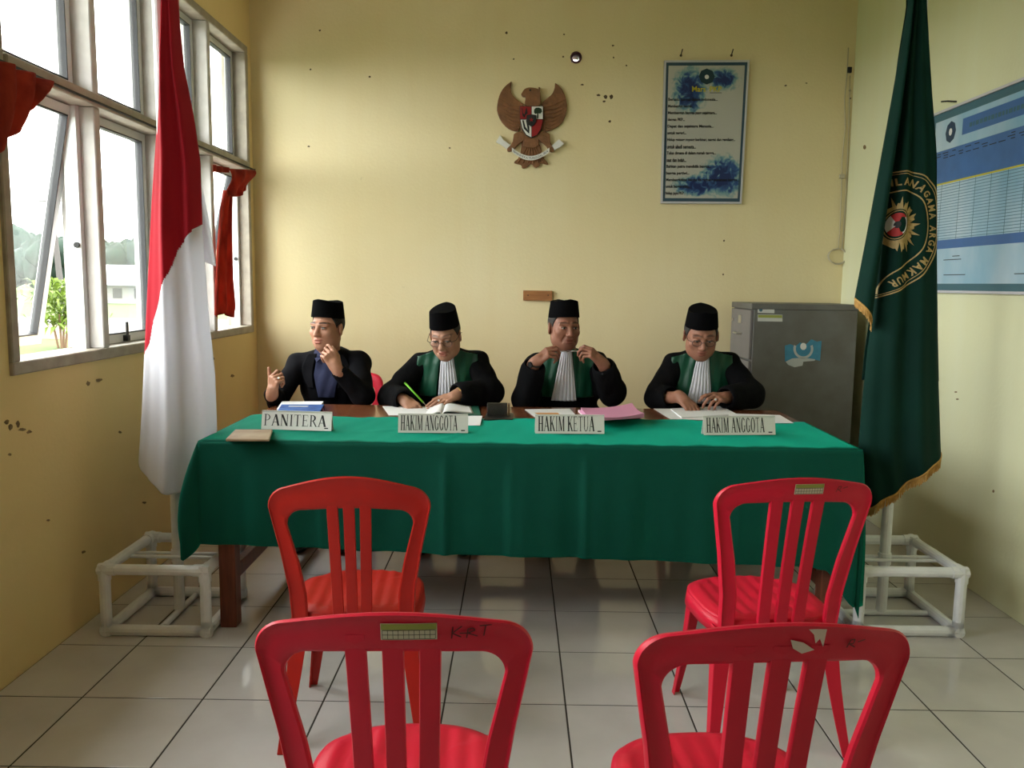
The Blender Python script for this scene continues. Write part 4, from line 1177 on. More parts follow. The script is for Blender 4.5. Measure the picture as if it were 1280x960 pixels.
sh = relief('shield', [(328,326),(547,326),(547,450),(527,543),(490,596),(436,620),(388,596),(348,534),(331,450)], 0.028, 0.040, M['dark'], bev=0.002, smoothn=0)
relief('shield_quarter', [(334,332),(436,332),(436,445),(334,445)], 0.040, 0.043, M['emb_red'], sh, 0, 0)
relief('shield_quarter', [(440,332),(541,332),(541,445),(440,445)], 0.040, 0.043, M['emb_white'], sh, 0, 0)
relief('shield_quarter', [(337,452),(436,452),(436,612),(390,588),(354,530)], 0.040, 0.043, M['emb_white'], sh, 0, 0)
relief('shield_quarter', [(440,452),(541,452),(521,540),(486,590),(440,610)], 0.040, 0.043, M['emb_red'], sh, 0, 0)
for dx in (0, 34):
    relief('rice_stalk', [(352+dx,458),(366+dx,458),(382+dx,520),(418,566+dx*-0.4),(412,578-dx*0.4),(368+dx,535)], 0.043, 0.045, M['ink'], sh, 0, 0)
M['banyan'] = mat('dark_green_enamel', (0.01, 0.03, 0.012), 0.5)
relief('banyan_tree', [(460,385),(462,360),(478,343),(505,342),(528,352),(534,378),(520,396),(500,395),(500,440),(488,440),(488,395),(470,400)], 0.043, 0.046, M['banyan'], sh, 0, 0)
for dx in (0, 42):
    relief('bull_horn', [(345+dx,345),(352+dx,345),(360+dx,395),(380,410),(375,435),(355+dx*0.4,415)], 0.043, 0.045, M['ink'], sh, 0, 0)
relief('centre_shield', [(392,412),(436,404),(480,412),(480,470),(462,500),(436,515),(410,500),(392,470)], 0.043, 0.049, M['ink'], sh, 0, 0)
relief('star', [(436+(22 if k % 2 == 0 else 9)*math.cos(PI/2+k*PI/5), 455-(22 if k % 2 == 0 else 9)*math.sin(PI/2+k*PI/5)) for k in range(10)], 0.049, 0.051, M['emb_red'], sh, 0, 0)
# ribbon with motto
arc = [(258+344*k/16, 705+78*math.sin(PI*(k/16))**0.9) for k in range(17)]
up = [(x, y) for x, y in arc]; dn = [(x, y+40) for x, y in arc]
def ribz(pts, d): return [(gz(x, y)[0], YB-d, gz(x, y)[2]) for x, y in pts]
rb = MB().grid([ribz(up, 0.036), ribz(dn, 0.036)]).build('ribbon', M['emb_white'], em, solid=0.004)
relief('ribbon_end', [(148,590),(180,635),(245,682),(212,715),(150,670),(112,652)], 0.004, 0.030, M['emb_white'], em, 0, 0)
relief('ribbon_end', [(620,690),(690,628),(735,668),(712,690),(648,728)], 0.004, 0.030, M['emb_white'], em, 0, 0)
mb = MB()
text_fit(mb, 'BHINNEKA TUNGGAL IKA', lambda x, y: (lambda p: (p[0], YB-0.0385, p[2]))(gz(x, 705+78*math.sin(PI*min(1, max(0, (x-258)/344)))**0.9+40-y)), 272, 590, 10, 30)
mb.build('motto', M['ink'], rb, fix=False)

# poster with watercolour flowers
po = thing('framed_poster', wp(880, 255), 'tall framed poster with blue watercolour flowers and text lines', 'poster')
TLp, TRp, BRp, BLp = [np.array(wp(*q)) for q in ((829.5, 77), (935.5, 76.5), (926, 255), (825.5, 254.5))]
def pq(s_, t_, off=0.02):
    """s 0..1 across, t 0..1 downwards"""
    p = (TLp*(1-s_)+TRp*s_)*(1-t_)+(BLp*(1-s_)+BRp*s_)*t_
    return (float(p[0]), YB-off-0.010*(1-t_), float(p[2]))
def quadbox(name, s0, s1, t0, t1, o0, o1, m, par):
    c = [(s0, t0), (s1, t0), (s1, t1), (s0, t1)]
    mb = MB().add([pq(*q, o1) for q in c]+[pq(*q, o0) for q in c], [(0,1,2,3),(7,6,5,4)]+[(k, k+4, (k+1) % 4+4, (k+1) % 4) for k in range(4)])
    return mb.build(name, m, par)
def flower_mat():
    m = mat('watercolour_print', (0.50, 0.50, 0.46), 0.35, 0.4)
    nt = m.node_tree; N = nt.nodes; L = nt.links; b = N['Principled BSDF']; tc = N['Texture Coordinate']
    def blob(c, r_, sx, sz):
        mp = N.new('ShaderNodeMapping'); mp.vector_type = 'POINT'
        mp.inputs['Location'].default_value = (-c[0]*sx, 0, -c[1]*sz); mp.inputs['Scale'].default_value = (sx, 0, sz)
        L.new(tc.outputs['Object'], mp.inputs['Vector'])
        ln = N.new('ShaderNodeVectorMath'); ln.operation = 'LENGTH'; L.new(mp.outputs[0], ln.inputs[0])
        mr = N.new('ShaderNodeMapRange'); mr.inputs['From Min'].default_value = r_; mr.inputs['From Max'].default_value = 0
        L.new(ln.outputs['Value'], mr.inputs['Value']); return mr.outputs[0]
    outs = [blob((-0.10, 0.26), 0.22, 1.3, 1.0), blob((0.10, 0.33), 0.16, 0.9, 1.5), blob((0.13, -0.27), 0.22, 1.0, 1.1), blob((-0.02, -0.33), 0.20, 0.8, 1.9)]
    acc = outs[0]
    for o_ in outs[1:]:
        mx = N.new('ShaderNodeMath'); mx.operation = 'MAXIMUM'; L.new(acc, mx.inputs[0]); L.new(o_, mx.inputs[1]); acc = mx.outputs[0]
    nz = N.new('ShaderNodeTexNoise'); nz.inputs['Scale'].default_value = 22; nz.inputs['Detail'].default_value = 6; nz.inputs['Distortion'].default_value = 1.2
    L.new(tc.outputs['Object'], nz.inputs['Vector'])
    mu = N.new('ShaderNodeMath'); mu.operation = 'MULTIPLY'; L.new(acc, mu.inputs[0]); L.new(nz.outputs['Fac'], mu.inputs[1])
    rp = N.new('ShaderNodeValToRGB'); L.new(mu.outputs[0], rp.inputs['Fac'])
    e = rp.color_ramp.elements
    e[0].position = 0.14; e[0].color = (0.44, 0.44, 0.40, 1); e[1].position = 0.23; e[1].color = (0.16, 0.30, 0.33, 1)
    q = e.new(0.30); q.color = (0.03, 0.09, 0.24, 1); q = e.new(0.40); q.color = (0.012, 0.025, 0.11, 1)
    L.new(rp.outputs['Color'], b.inputs['Base Color'])
    return m
M['print'] = flower_mat()
M['navy'] = mat('navy_border', (0.035, 0.075, 0.11), 0.4, 0.4)
M['silver'] = mat('silver_moulding', (0.50, 0.50, 0.54), 0.4, 0.5)
quadbox('backing', 0, 1, 0, 1, 0.0, 0.014, M['silver'], po)
for q in ((0, 1, 0, 0.014), (0, 1, 0.986, 1), (0, 0.022, 0.014, 0.986), (0.978, 1, 0.014, 0.986)):
    quadbox('frame', *q, 0.002, 0.020, M['silver'], po)
quadbox('border', 0.022, 0.978, 0.014, 0.986, 0.014, 0.016, M['navy'], po)
prn = quadbox('print', 0.052, 0.948, 0.036, 0.962, 0.016, 0.017, M['print'], po)
c_ = pq(0.5, 0.5, 0.017)
# the print's pattern is centred on the sheet
prn.data.transform(Matrix.Translation(tuple(-(np.array(c_)-np.array([float(v) for v in po.location])))))
prn.location = tuple(np.array(c_)-np.array([float(v) for v in po.location]))
lines = ['Bersatu bangsa dalam Indonesia...', 'Membangun bangsa...', 'Membangun bangsa yang sejahtera...', 'dengan PKP...', 'Dapat dan sejahtera Manusia...', 'untuk negeri...',
         'Hidup gotong royong berbinar, sangat dan gemilang...', 'untuk abadi semesta...', 'Tulus dimana di dalam rumah tangga...', 'saat dan indah...', 'Bahkan putra mendidik bangsa...',
         'bangsa pertiwi...', 'Membangkitkan bangsa ke gerbang persatuan bangsa...', 'untuk bangsa maju...', 'hidup jaya PKP']
ends = [896, 866, 895, 855, 891, 857, 918, 869, 894, 857, 888, 861, 923, 862, 854]
for k, (s_, ex) in enumerate(zip(lines, ends)):
    y_ = 126.0+8.32*k; x_ = 834.5-0.22*k
    mb = MB(); text_fit(mb, s_, lambda x, y: (lambda p: (p[0], YB-0.0185-0.010*(1-min(1, max(0, (y-77)/178))), p[2]))(at(x, y, Y=YB)), x_, ex, y_+2.3, y_-2.6, 0.03)
    mb.build('text_line', M['ink'], po, fix=False)
M['yellow'] = mat('yellow_print', (0.50, 0.44, 0.03), 0.5)
for s_, xa, xb in (('Mars', 864, 881), ('PKP', 886, 901)):
    mb = MB(); text_fit(mb, s_, lambda x, y: (at(x, y, Y=YB)[0], YB-0.0275, at(x, y, Y=YB)[2]), xa, xb, 116, 109, 0.02); mb.build('title_word', M['yellow'], po, fix=False)
MB().add([(at(x, y, Y=YB)[0], YB-0.0275, at(x, y, Y=YB)[2]) for x, y in ((886, 117.6), (901, 117.6), (901, 116.9), (886, 116.9))], [(0,1,2,3)]).build('title_rule', M['ink'], po, fix=False)
M['emblem_teal'] = mat('dark_teal_print', (0.010, 0.035, 0.05), 0.5)
hexa = lambda cx, cy, r_, n=8: [(cx+r_*math.cos(PI/2+2*PI*k/n), cy+r_*math.sin(PI/2+2*PI*k/n)) for k in range(n)]
lg = MB().add([(at(x, y, Y=YB)[0], YB-0.0278, at(x, y, Y=YB)[2]) for x, y in hexa(882.3, 97, 10)], [tuple(range(8))]).build('printed_emblem', M['emblem_teal'], po, fix=False)
MB().add([(at(x, y, Y=YB)[0], YB-0.0284, at(x, y, Y=YB)[2]) for x, y in hexa(882.3, 97.5, 2.8)], [tuple(range(8))]).build('emblem_centre', M['badge_white'], lg, fix=False)
for (px, py) in ((851, 67), (914, 67)):
    q = np.array(wp(px, py)); n_ = thing('nail', q, 'bent nail above the left end of the framed poster' if px < 880 else 'bent nail above the end of the framed poster nearest the corner', 'nail', 'nails over the poster')
    MB().tube([q+np.array([0.002, 0.0, -0.012]), q+np.array([0.0, -0.018, -0.004]), q+np.array([0.006, -0.024, 0.022])], 0.0035, 6).build('shank', M['dark'], n_)
    MB().tube([q+np.array([0.0, -0.004, -0.012]), q+np.array([0.0, -0.010, -0.014])], 0.008, 8).build('wall_plug', M['chip'], n_)

# cable down the corner
cb = thing('wall_cable', wp(1045, 320), 'thin pale cable with a coiled end hanging in the wall corner', 'cable')
M['cable'] = mat('pale_dusty_cable', (0.50, 0.45, 0.34), 0.6)
pts = [wp(1060, 60, 0.008), wp(1058, 95, 0.008), wp(1055, 125, 0.008), wp(1056, 160, 0.008), wp(1052, 200, 0.008), wp(1051, 240, 0.010), wp(1049, 290, 0.010), wp(1047, 312, 0.012)]
for k in range(26):
    a = PI/2+2*PI*k/13
    pts.append(wp(1045.5+(12-0.05*k)*math.cos(a), 320.5-8.5*math.sin(a)*(1+0.01*k), 0.012+0.0006*k))
MB().tube(pts, 0.0032, 6).build('cord', M['cable'], cb, sm=True)
MB().tube([wp(1062, 95, 0.006), wp(1061, 140, 0.006), wp(1059, 200, 0.006), wp(1056, 260, 0.006), wp(1052, 312, 0.008)], 0.003, 6).build('cord', M['cable'], cb, sm=True)
MB().box(*[float(v) for v in (wp(1049, 219)[0], wp(1055, 219)[0], YB-0.016, YB, wp(1050, 223)[2], wp(1050, 218)[2])]).build('clip', M['cable'], cb)
q = wp(1061, 88); MB().box(q[0]-0.014, q[0]+0.014, YB-0.02, YB, q[2]-0.018, q[2]+0.018).build('junction_block', M['dark'], cb, bevel=0.004)

# ------------------------------------------------------------------ notice board on the right wall
BY0, BY1 = 3.12, 4.42
zof = lambda px, py: float(at(px, py, X=XR)[2])
BZ0, BZ1 = 1.358, 2.255
nb = thing('notice_board', (XR, 3.8, BZ0), 'large blue and white framed notice board on the pale wall', 'notice board')
def nbx(name, y0, y1, z0, z1, o0, o1, m, par=nb): return MB().box(XR-o1, XR-o0, y0, y1, z0, z1).build(name, m, par)
M['nb_pale'] = mat('pale_blue_print', (0.44, 0.56, 0.66), 0.3, 0.4, col2=(0.20, 0.40, 0.55), vscale=1.8, stretch=(1, 1.6, 0.7))
M['nb_blue'] = mat('blue_print', (0.05, 0.14, 0.36), 0.3, 0.4, var=0.1)
M['nb_head'] = mat('deep_blue_print', (0.055, 0.15, 0.38), 0.3, 0.4, var=0.15, vscale=14)
M['nb_teal'] = mat('teal_border', (0.05, 0.13, 0.17), 0.4, 0.4)
nbx('backing', BY0, BY1, BZ0, BZ1, 0.0005, 0.010, M['silver'])
nbx('border', BY0+0.012, BY1-0.012, BZ0+0.012, BZ1-0.012, 0.010, 0.012, M['nb_teal'])
nbx('print', BY0+0.045, BY1-0.045, BZ0+0.045, BZ1-0.050, 0.012, 0.0135, M['nb_pale'])
for q in ((BY0, BY1, BZ0, BZ0+0.012), (BY0, BY1, BZ1-0.012, BZ1), (BY0, BY0+0.012, BZ0+0.012, BZ1-0.012), (BY1-0.012, BY1, BZ0+0.012, BZ1-0.012)):
    nbx('frame', *q, 0.001, 0.022, M['silver'])
yh = lambda px, py: float(at(px, py, X=XR)[1])
zt, zb = zof(1209, 148), zof(1206, 169)
nbx('title_band', BY0+0.08, yh(1207, 158), zb, zt, 0.0135, 0.0145, M['nb_blue'])
zt, zb = zof(1177.5, 190), zof(1181, 229)
nbx('table_head', BY0+0.045, BY1-0.045, zb, zt, 0.0135, 0.0145, M['nb_head'])
nbx('table_rule', BY0+0.045, BY1-0.045, zb-0.008, zb, 0.0135, 0.0147, M['yellow'])
z1, z0 = zb-0.008, zof(1183, 300)
mb = MB()
for k in range(20):
    z = z1+(z0-z1)*(k+0.5)/20; mb.box(XR-0.0142, XR-0.0135, BY0+0.045, BY1-0.045, z-0.0012, z+0.0012)
for y in (3.3, 3.45, 3.58, 3.70, 3.83, 3.96, 4.10, 4.27): mb.box(XR-0.0141, XR-0.0135, y-0.0012, y+0.0012, z0, z1)
o = mb.build('table_lines', M['nb_teal'], nb); o['kind'] = 'stuff'
nbx('footer_band', BY0+0.045, BY1-0.045, zof(1183, 311), z0, 0.0135, 0.0145, M['nb_blue'])
mb = MB(); rnd = random.Random(2)
for k in range(16):
    y = 3.25+k*0.07
    for r_ in range(3):
        z = zt-0.014-0.012*r_
        if rnd.random() < 0.75: mb.box(XR-0.0152, XR-0.0145, y, y+rnd.uniform(0.025, 0.055), z-0.002, z+0.002)
mb.build('head_print', M['ink'], nb)
for (a, b2, py) in ((1183, 1205, 324.5), (1194, 1203, 320), (1183, 1210, 343.5), (1272, 1300, 342)):
    q = yh(b2, py), yh(a, py); z = zof((a+b2)/2, py)
    nbx('signature_line', min(q), max(q), z-0.0018, z+0.0018, 0.0135, 0.0143, M['ink'])
c_ = at(1192, 165, X=XR)
mb = MB(); mb.poly([(0.05*math.cos(PI/2+2*PI*k/8), 0.052*math.sin(PI/2+2*PI*k/8)) for k in range(8)], lambda x, z, d: (XR-0.0142-d, c_[1]+x, c_[2]+z))
e1 = mb.build('printed_emblem', mat('navy_print', (0.02, 0.05, 0.10), 0.4), nb, fix=False)
mb = MB(); mb.poly([(0.016*math.cos(2*PI*k/8), 0.018*math.sin(2*PI*k/8)) for k in range(8)], lambda x, z, d: (XR-0.0150-d, c_[1]+x, c_[2]+z)); mb.build('emblem_centre', M['badge_white'], e1, fix=False)
mb = MB(); y = yh(1216, 155)
while y > 3.25:
    l = rnd.uniform(0.012, 0.03); z = zof(1206.5, 159.5); mb.box(XR-0.0150, XR-0.0145, y-l, y, z-0.010, z+0.010); y -= l+0.008
mb.build('title_print', M['nb_teal'], nb)
c_ = at(1196, 127, X=XR); n_ = thing('nail', c_, 'bent nail above the blue notice board', 'nail')
MB().tube([c_+np.array([0, 0, 0]), c_+np.array([-0.035, 0.02, 0.006]), c_+np.array([-0.04, 0.07, 0.014])], 0.004, 6).build('shank', M['dark'], n_)

# ------------------------------------------------------------------ filing cabinet
fc = thing('filing_cabinet', (1.705, 5.235, 0), 'grey steel filing cabinet standing in the corner', 'cabinet')
FX0, FX1, FY0, FY1, FH = 1.398, 2.012, 5.0, 5.465, 1.278
MB().box(FX0, FX1, FY0, FY1, 0.02, FH-0.035).build('body', M['steel'], fc, bevel=0.004)
MB().box(FX0-0.016, FX1, FY0-0.003, FY1+0.003, FH-0.035, FH).build('top', M['steel'], fc, bevel=0.004)
MB().box(FX0+0.02, FX1-0.02, FY0+0.02, FY1-0.02, 0, 0.02).build('plinth', M['dark'], fc)
dh = (FH-0.035-0.03)/4
for k in range(4):
    z0 = 0.03+k*dh
    d = MB().box(FX0-0.018, FX0-0.001, FY0+0.012, FY1-0.012, z0+0.006, z0+dh-0.006).build('drawer', M['steel_front'], fc, bevel=0.003)
    MB().box(FX0-0.022, FX0-0.018, 5.20, 5.27, z0+dh*0.70, z0+dh*0.86).build('label_holder', M['chrome'], d)
    MB().tube([(FX0-0.018, 5.19, z0+dh*0.5), (FX0-0.045, 5.195, z0+dh*0.5), (FX0-0.045, 5.275, z0+dh*0.5), (FX0-0.018, 5.28, z0+dh*0.5)], 0.006, 8).build('handle', M['chrome'], d)
    MB().tube([(FX0-0.018, 5.40, z0+dh*0.75), (FX0-0.024, 5.40, z0+dh*0.75)], 0.010, 10).build('lock', M['chrome'], d)
def cabq(px, py, off=0.0): p = at(px, py, Y=FY0); return (p[0], FY0-off, p[2])
def decal(name, pts, m, par=fc, off=0.0012): return MB().add([cabq(x, y, off) for x, y in pts], [tuple(range(len(pts)))]).build(name, m, par, fix=False, solid=0.0004)
M['sk_white'] = mat('white_sticker', (0.55, 0.55, 0.53), 0.5); M['sk_blue'] = mat('blue_sticker', (0.04, 0.22, 0.36), 0.4, var=0.2, vscale=30); M['sk_pale'] = mat('pale_worn_sticker', (0.42, 0.45, 0.45), 0.6)
s_ = decal('sticker', [(947, 384), (968, 384.5), (968, 391.5), (947, 391)], M['sk_white'])
decal('sticker_mark', [(951+2.2*math.cos(2*PI*k/10), 387.5+2.2*math.sin(2*PI*k/10)) for k in range(10)], M['nb_teal'], s_, 0.002)
s_ = decal('sticker', [(947, 393), (978, 393.5), (978, 402), (947, 401.5)], M['sk_white'])
decal('sticker_band', [(947.5, 393.5), (977.5, 394), (977.5, 397.5), (947.5, 397)], M['sticker_green'], s_, 0.002)
s_ = decal('sticker', [(981, 432), (988, 430), (994, 433), (1000, 428), (1008, 430), (1014, 424), (1021, 427), (1027, 426), (1025, 451), (1016, 449), (1005, 448), (990, 450), (981, 452)], M['sk_blue'])
s_['label'] = 'torn blue sticker with a round emblem'
decal('torn_edge', [(982, 452), (990, 448), (1004, 447), (1019, 449), (1018, 451), (1004, 452), (1003, 457), (993, 459), (985, 456)], M['sk_pale'], s_, 0.0022)
mb = MB()
for k in range(14):
    a, b2 = PI*0.0+PI*1.25*k/14-0.4, PI*1.25*(k+1)/14-0.4
    mb.add([cabq(1004+r_*math.cos(q), 436+r_*math.sin(q), 0.0024) for r_, q in ((12.5, a), (12.5, b2), (9.5, b2), (9.5, a))], [(0,1,2,3)])
mb.build('sticker_ring', M['sk_pale'], s_, fix=False)
decal('sticker_centre', [(1004+4*math.cos(2*PI*k/10), 433+4.5*math.sin(2*PI*k/10)) for k in range(10)], M['badge_white'], s_, 0.0026)

# ------------------------------------------------------------------ curtains
def curtain_sheet(pts_rows, name, par, n=24):
    P = []
    for row in pts_rows: P.append(row)
    return MB().grid(P).build(name, M['curtain'], par, sm=True, solid=0.002)
cu = thing('curtain', (XL+0.05, 3.0, 1.8), 'red orange curtain end bunched at the near end of the window', 'curtain')
P = []
xc = XL+0.055
for i in range(26):
    t_ = i/25
    # lower hem rises towards the right
    row = []
    for j in range(41):
        u = j/40
        y = 2.45+0.62*u
        ztp = 2.065; zbt = lerp(u, [(0, 1.50), (0.45, 1.74), (0.75, 1.86), (1, 2.00)])
        yy = y-0.10*t_*u
        row.append((xc+0.020*math.sin(u*34+t_*2)+0.02*math.sin(t_*3), yy, ztp+(zbt-ztp)*t_))
    P.append(row)
curtain_sheet(P, 'cloth', cu)
rd = MB().tube([(XL+0.03, 2.3, 2.075), (XL+0.03, 5.47, 2.075)], 0.005, 6)
rod = thing('curtain_wire', (XL+0.03, 3.9, 2.075), 'thin wire stretched along the window transom', 'wire')
rd.build('wire', M['dark'], rod)
for y in (2.3, 5.47): MB().box(XL, XL+0.034, y-0.006, y+0.006, 2.069, 2.081).build('hook', M['dark'], rod)
cu = thing('curtain', (XL+0.05, 5.3, 1.6), 'red orange curtain knotted up at the window corner with a hanging tail', 'curtain')
def cpt(px, py, dx=0.0): p = at(px, py, X=XL+0.05); return np.array([p[0]+dx, p[1], p[2]])
P = []
for i in range(16):
    t_ = i/15; row = []
    for j in range(25):
        u = j/24
        px = lerp(t_, [(0, 286), (0.5, 285), (1, 284)])*(1-u)+lerp(t_, [(0, 318), (0.3, 316), (1, 307)])*u
        py = 211+2*u+(lerp(u, [(0, 246), (0.4, 245), (0.8, 236), (1, 226)])-211)*t_
        q = cpt(px, py, 0.030*math.sin(PI*u)+0.012*math.sin(u*22+t_*3)+0.012*math.sin(t_*6))
        row.append(tuple(q))
    P.append(row)
curtain_sheet(P, 'bunch', cu)
P = []
for i in range(40):
    t_ = i/39; row = []
    y_ = 238+(394-238)*t_
    xa = lerp(t_, [(0, 284), (0.15, 279), (0.5, 274), (1, 271)]); xb = lerp(t_, [(0, 292), (0.3, 292), (0.7, 294), (0.93, 298), (1, 296)])
    for j in range(25):
        u = j/24
        row.append(tuple(cpt(xa+(xb-xa)*u, y_+(3*math.sin(u*9) if i == 39 else 0), -0.02+0.016*math.sin(u*17)+0.008*math.sin(u*31+t_))))
    P.append(row)
curtain_sheet(P, 'tail', cu)
P = []
for i in range(10):
    t_ = i/9
    P.append([tuple(cpt(266+22*u/14, 206+4*u/14+(9-3*u/14)*t_, 0.008*math.sin(u*1.2))) for u in range(15)])
curtain_sheet(P, 'band', cu)

# ------------------------------------------------------------------ things on the table
ZT = TZ+0.010   # on the cloth
ZW = TZ+0.001   # on bare wood
def tp(px, py, z): return at(px, py, Z=z)
def sheet(name, corners, z, label, cat, m, par=None, th=0.002, group=None, curl=0.0):
    q = [np.array(tp(x, y, z)) for x, y in corners]; c = sum(q)/4
    t = par or thing(name, (c[0], c[1], z), label, cat, group)
    n = 8; P = []
    for i in range(n+1):
        row = []
        for j in range(n+1):
            u, v = j/n, i/n
            p = (q[0]*(1-u)+q[1]*u)*(1-v)+(q[3]*(1-u)+q[2]*u)*v
            row.append((p[0], p[1], z+th+curl*((2*u-1)**2)*((2*v-1)**2)))
        P.append(row)
    b2 = [[(x, y, z) for x, y, _ in r_] for r_ in P]
    mb = MB().grid(P).grid(list(reversed(b2)))
    for e in ('l', 'r', 'f', 'b'):
        if e in 'lr': a = [r_[0 if e == 'l' else -1] for r_ in P]; d = [r_[0 if e == 'l' else -1] for r_ in b2]
        else: a = P[0 if e == 'f' else -1]; d = b2[0 if e == 'f' else -1]
        mb.grid([a, d])
    mb.build('sheet', m, t, sm=False)
    return t
def block(corners, z0, z1, name, m, par, bevel=0.0, inset=0.0):
    """corners in pixels on the plane z0"""
    q = [np.array(tp(x, y, z0)) for x, y in corners]; c = sum(q)/len(q)
    q = [p+(c-p)*inset for p in q]
    n = len(q)
    mb = MB().add([(p[0], p[1], z0) for p in q]+[(p[0], p[1], z1) for p in q], [tuple(range(n)), tuple(range(n, 2*n))]+[(k, (k+1) % n, (k+1) % n+n, k+n) for k in range(n)])
    return mb.build(name, m, par, bevel=bevel)
M['wallet'] = mat('tan_leather', (0.36, 0.27, 0.17), 0.5, 0.4, col2=(0.22, 0.14, 0.08), vscale=9); M['wallet_dark'] = mat('dark_brown_leather', (0.035, 0.018, 0.012), 0.5)
cor = [(282, 552), (337, 552), (341, 540), (294, 540)]
w_ = thing('wallet', tp(310, 547, ZT), 'tan and dark brown leather wallet at the corner of the cloth', 'wallet')
block(cor, ZT, ZT+0.012, 'lower_flap', M['wallet_dark'], w_, 0.004)
block(cor, ZT+0.012, ZT+0.022, 'upper_flap', M['wallet'], w_, 0.004)
# books
M['book_blue'] = mat('blue_book_cover', (0.07, 0.17, 0.42), 0.6, 0.2, col2=(0.012, 0.04, 0.20), vscale=22, stretch=(1, 3, 1)); M['book_navy'] = mat('navy_book_cover', (0.02, 0.02, 0.12), 0.4)
bk = thing('hardback_book', tp(372, 511, ZW), 'blue patterned hardback book lying behind the clerk name sign', 'book')
cor = [(345, 517.5), (399, 517.5), (405, 507), (352, 507)]
block(cor, ZW, ZW+0.006, 'back_cover', M['book_navy'], bk); block(cor, ZW+0.006, ZW+0.028, 'pages', M['paper'], bk, inset=0.03); block(cor, ZW+0.028, ZW+0.034, 'front_cover', M['book_blue'], bk, 0.001)
c_ = tp(373, 508, ZW+0.034)
MB().box(c_[0]-0.045, c_[0]+0.045, c_[1]-0.012, c_[1]+0.012, ZW+0.0342, ZW+0.035).build('title_label', M['sk_white'], bk)
M['pink_pen'] = mat('magenta_plastic', (0.42, 0.03, 0.22), 0.3)
p0, p1 = tp(403, 512, ZW), tp(409, 522, ZW)
pe = thing('pen', (p0[0], p0[1], ZW), 'magenta pen lying beside the blue book', 'pen')
MB().tube([p0+np.array([0, 0, 0.006]), p1+np.array([0, 0, 0.006])], 0.005, 8).build('barrel', M['pink_pen'], pe); MB().tube([p1+np.array([0, 0, 0.006]), p1+(p1-p0)*0.12+np.array([0, 0, 0.006])], [0.005, 0.001], 8).build('tip', M['dark'], pe)
# name signs
def sign(px0, px1, pyb0, pyb1, text, label, tx0, tx1, ty0=0.13, ty1=0.90):
    a, b_ = tp(px0, pyb0, ZT), tp(px1, pyb1, ZT)
    W = float(np.linalg.norm(b_-a)); ang = math.atan2(b_[1]-a[1], b_[0]-a[0]); c = (a+b_)/2
    s = thing('name_sign', (c[0], c[1], ZT), label, 'sign', 'name signs on the table', rz=ang)
    H = 0.079; lean = 0.22
    def F(x, y, off=0.0): return (x, y*math.sin(lean)-off*math.cos(lean), y*math.cos(lean)+off*math.sin(lean)+0.0005)
    def slab(x0_, x1_, y0_, y1_, o0, o1, back=False):
        vs = [F(x, y, o) for o in (o0, o1) for x, y in ((x0_, y0_), (x1_, y0_), (x1_, y1_), (x0_, y1_))]
        if back: vs = [(x, 2*H*math.sin(lean)-y, z) for x, y, z in vs]
        return MB().add(vs, [(0,1,2,3),(4,5,6,7),(0,1,5,4),(1,2,6,5),(2,3,7,6),(3,0,4,7)])
    slab(-W/2, W/2, 0, H, -0.003, 0).build('front_panel', M['acrylic'], s, local=True)
    slab(-W/2, W/2, 0, H, -0.003, 0, True).build('back_panel', M['acrylic'], s, local=True)
    mb = MB(); roman(mb, text, lambda x, y: F(x, y, 0.0006), -W/2+W*tx0, -W/2+W*tx1, H*ty0, H*ty1); mb.build('lettering', M['ink'], s, local=True, fix=False)
    MB().add([F(x, y, 0.0007) for x, y in ((W*0.40, H*0.10), (W*0.455, H*0.10), (W*0.455, H*0.16), (W*0.40, H*0.16))], [(0,1,2,3)]).build('maker_mark', M['ink'], s, local=True, fix=False)
    return s
sign(326.5, 414, 536.5, 539, 'PANITERA', 'pale name sign reading PANITERA beside the wallet', 0.03, 0.93, 0.20, 0.80)
sign(497.5, 585, 541, 541.5, 'HAKIM ANGGOTA', 'name sign reading HAKIM ANGGOTA before the man who is writing', 0.035, 0.85)
sign(669, 755.5, 542, 542.5, 'HAKIM KETUA', 'name sign reading HAKIM KETUA before the man holding spectacles', 0.04, 0.86)
sign(880, 969.5, 544, 543.5, 'HAKIM ANGGOTA', 'name sign reading HAKIM ANGGOTA at the filing cabinet end of the table', 0.035, 0.85)
# papers and books of the first judge
sheet('paper_sheet', [(486, 519), (560, 521), (556, 509), (478, 508)], ZW, 'white sheet under the open book of the writing man', 'paper', M['paper'], th=0.0015)
M['book_green'] = mat('green_book_cover', (0.01, 0.10, 0.065), 0.5)
ob_ = thing('open_book', tp(560, 514, ZW+0.002), 'open white notebook with green cover under the writing hand', 'book')
zb_ = ZW+0.002
block([(533, 522), (601, 520), (598, 508), (540, 508)], zb_, zb_+0.004, 'cover', M['book_green'], ob_)
for side in (0, 1):
    P = []
    q = [np.array(tp(x, y, zb_+0.004)) for x, y in ([(530, 521), (552, 521), (556, 509), (538, 509)] if side == 0 else [(552, 521), (592, 517), (588, 508), (556, 509)])]
    for i in range(7):
        row = []
        for j in range(13):
            u, v = j/12, i/6
            p = (q[0]*(1-u)+q[1]*u)*(1-v)+(q[3]*(1-u)+q[2]*u)*v
            uu = u if side else 1-u
            row.append((p[0], p[1], zb_+0.005+0.015*math.sin(PI*min(1, uu*1.02)**0.55)*(1-uu)**0.6+0.010*(1-uu)))
        P.append(row)
    MB().grid(P).build('page_block', M['paper'], ob_, sm=True, solid=0.003)
sheet('paper_sheet', [(578, 532), (600, 532), (603, 520), (580, 520)], ZT, 'small white slip of paper behind the first HAKIM ANGGOTA sign', 'paper', M['paper'], th=0.001)
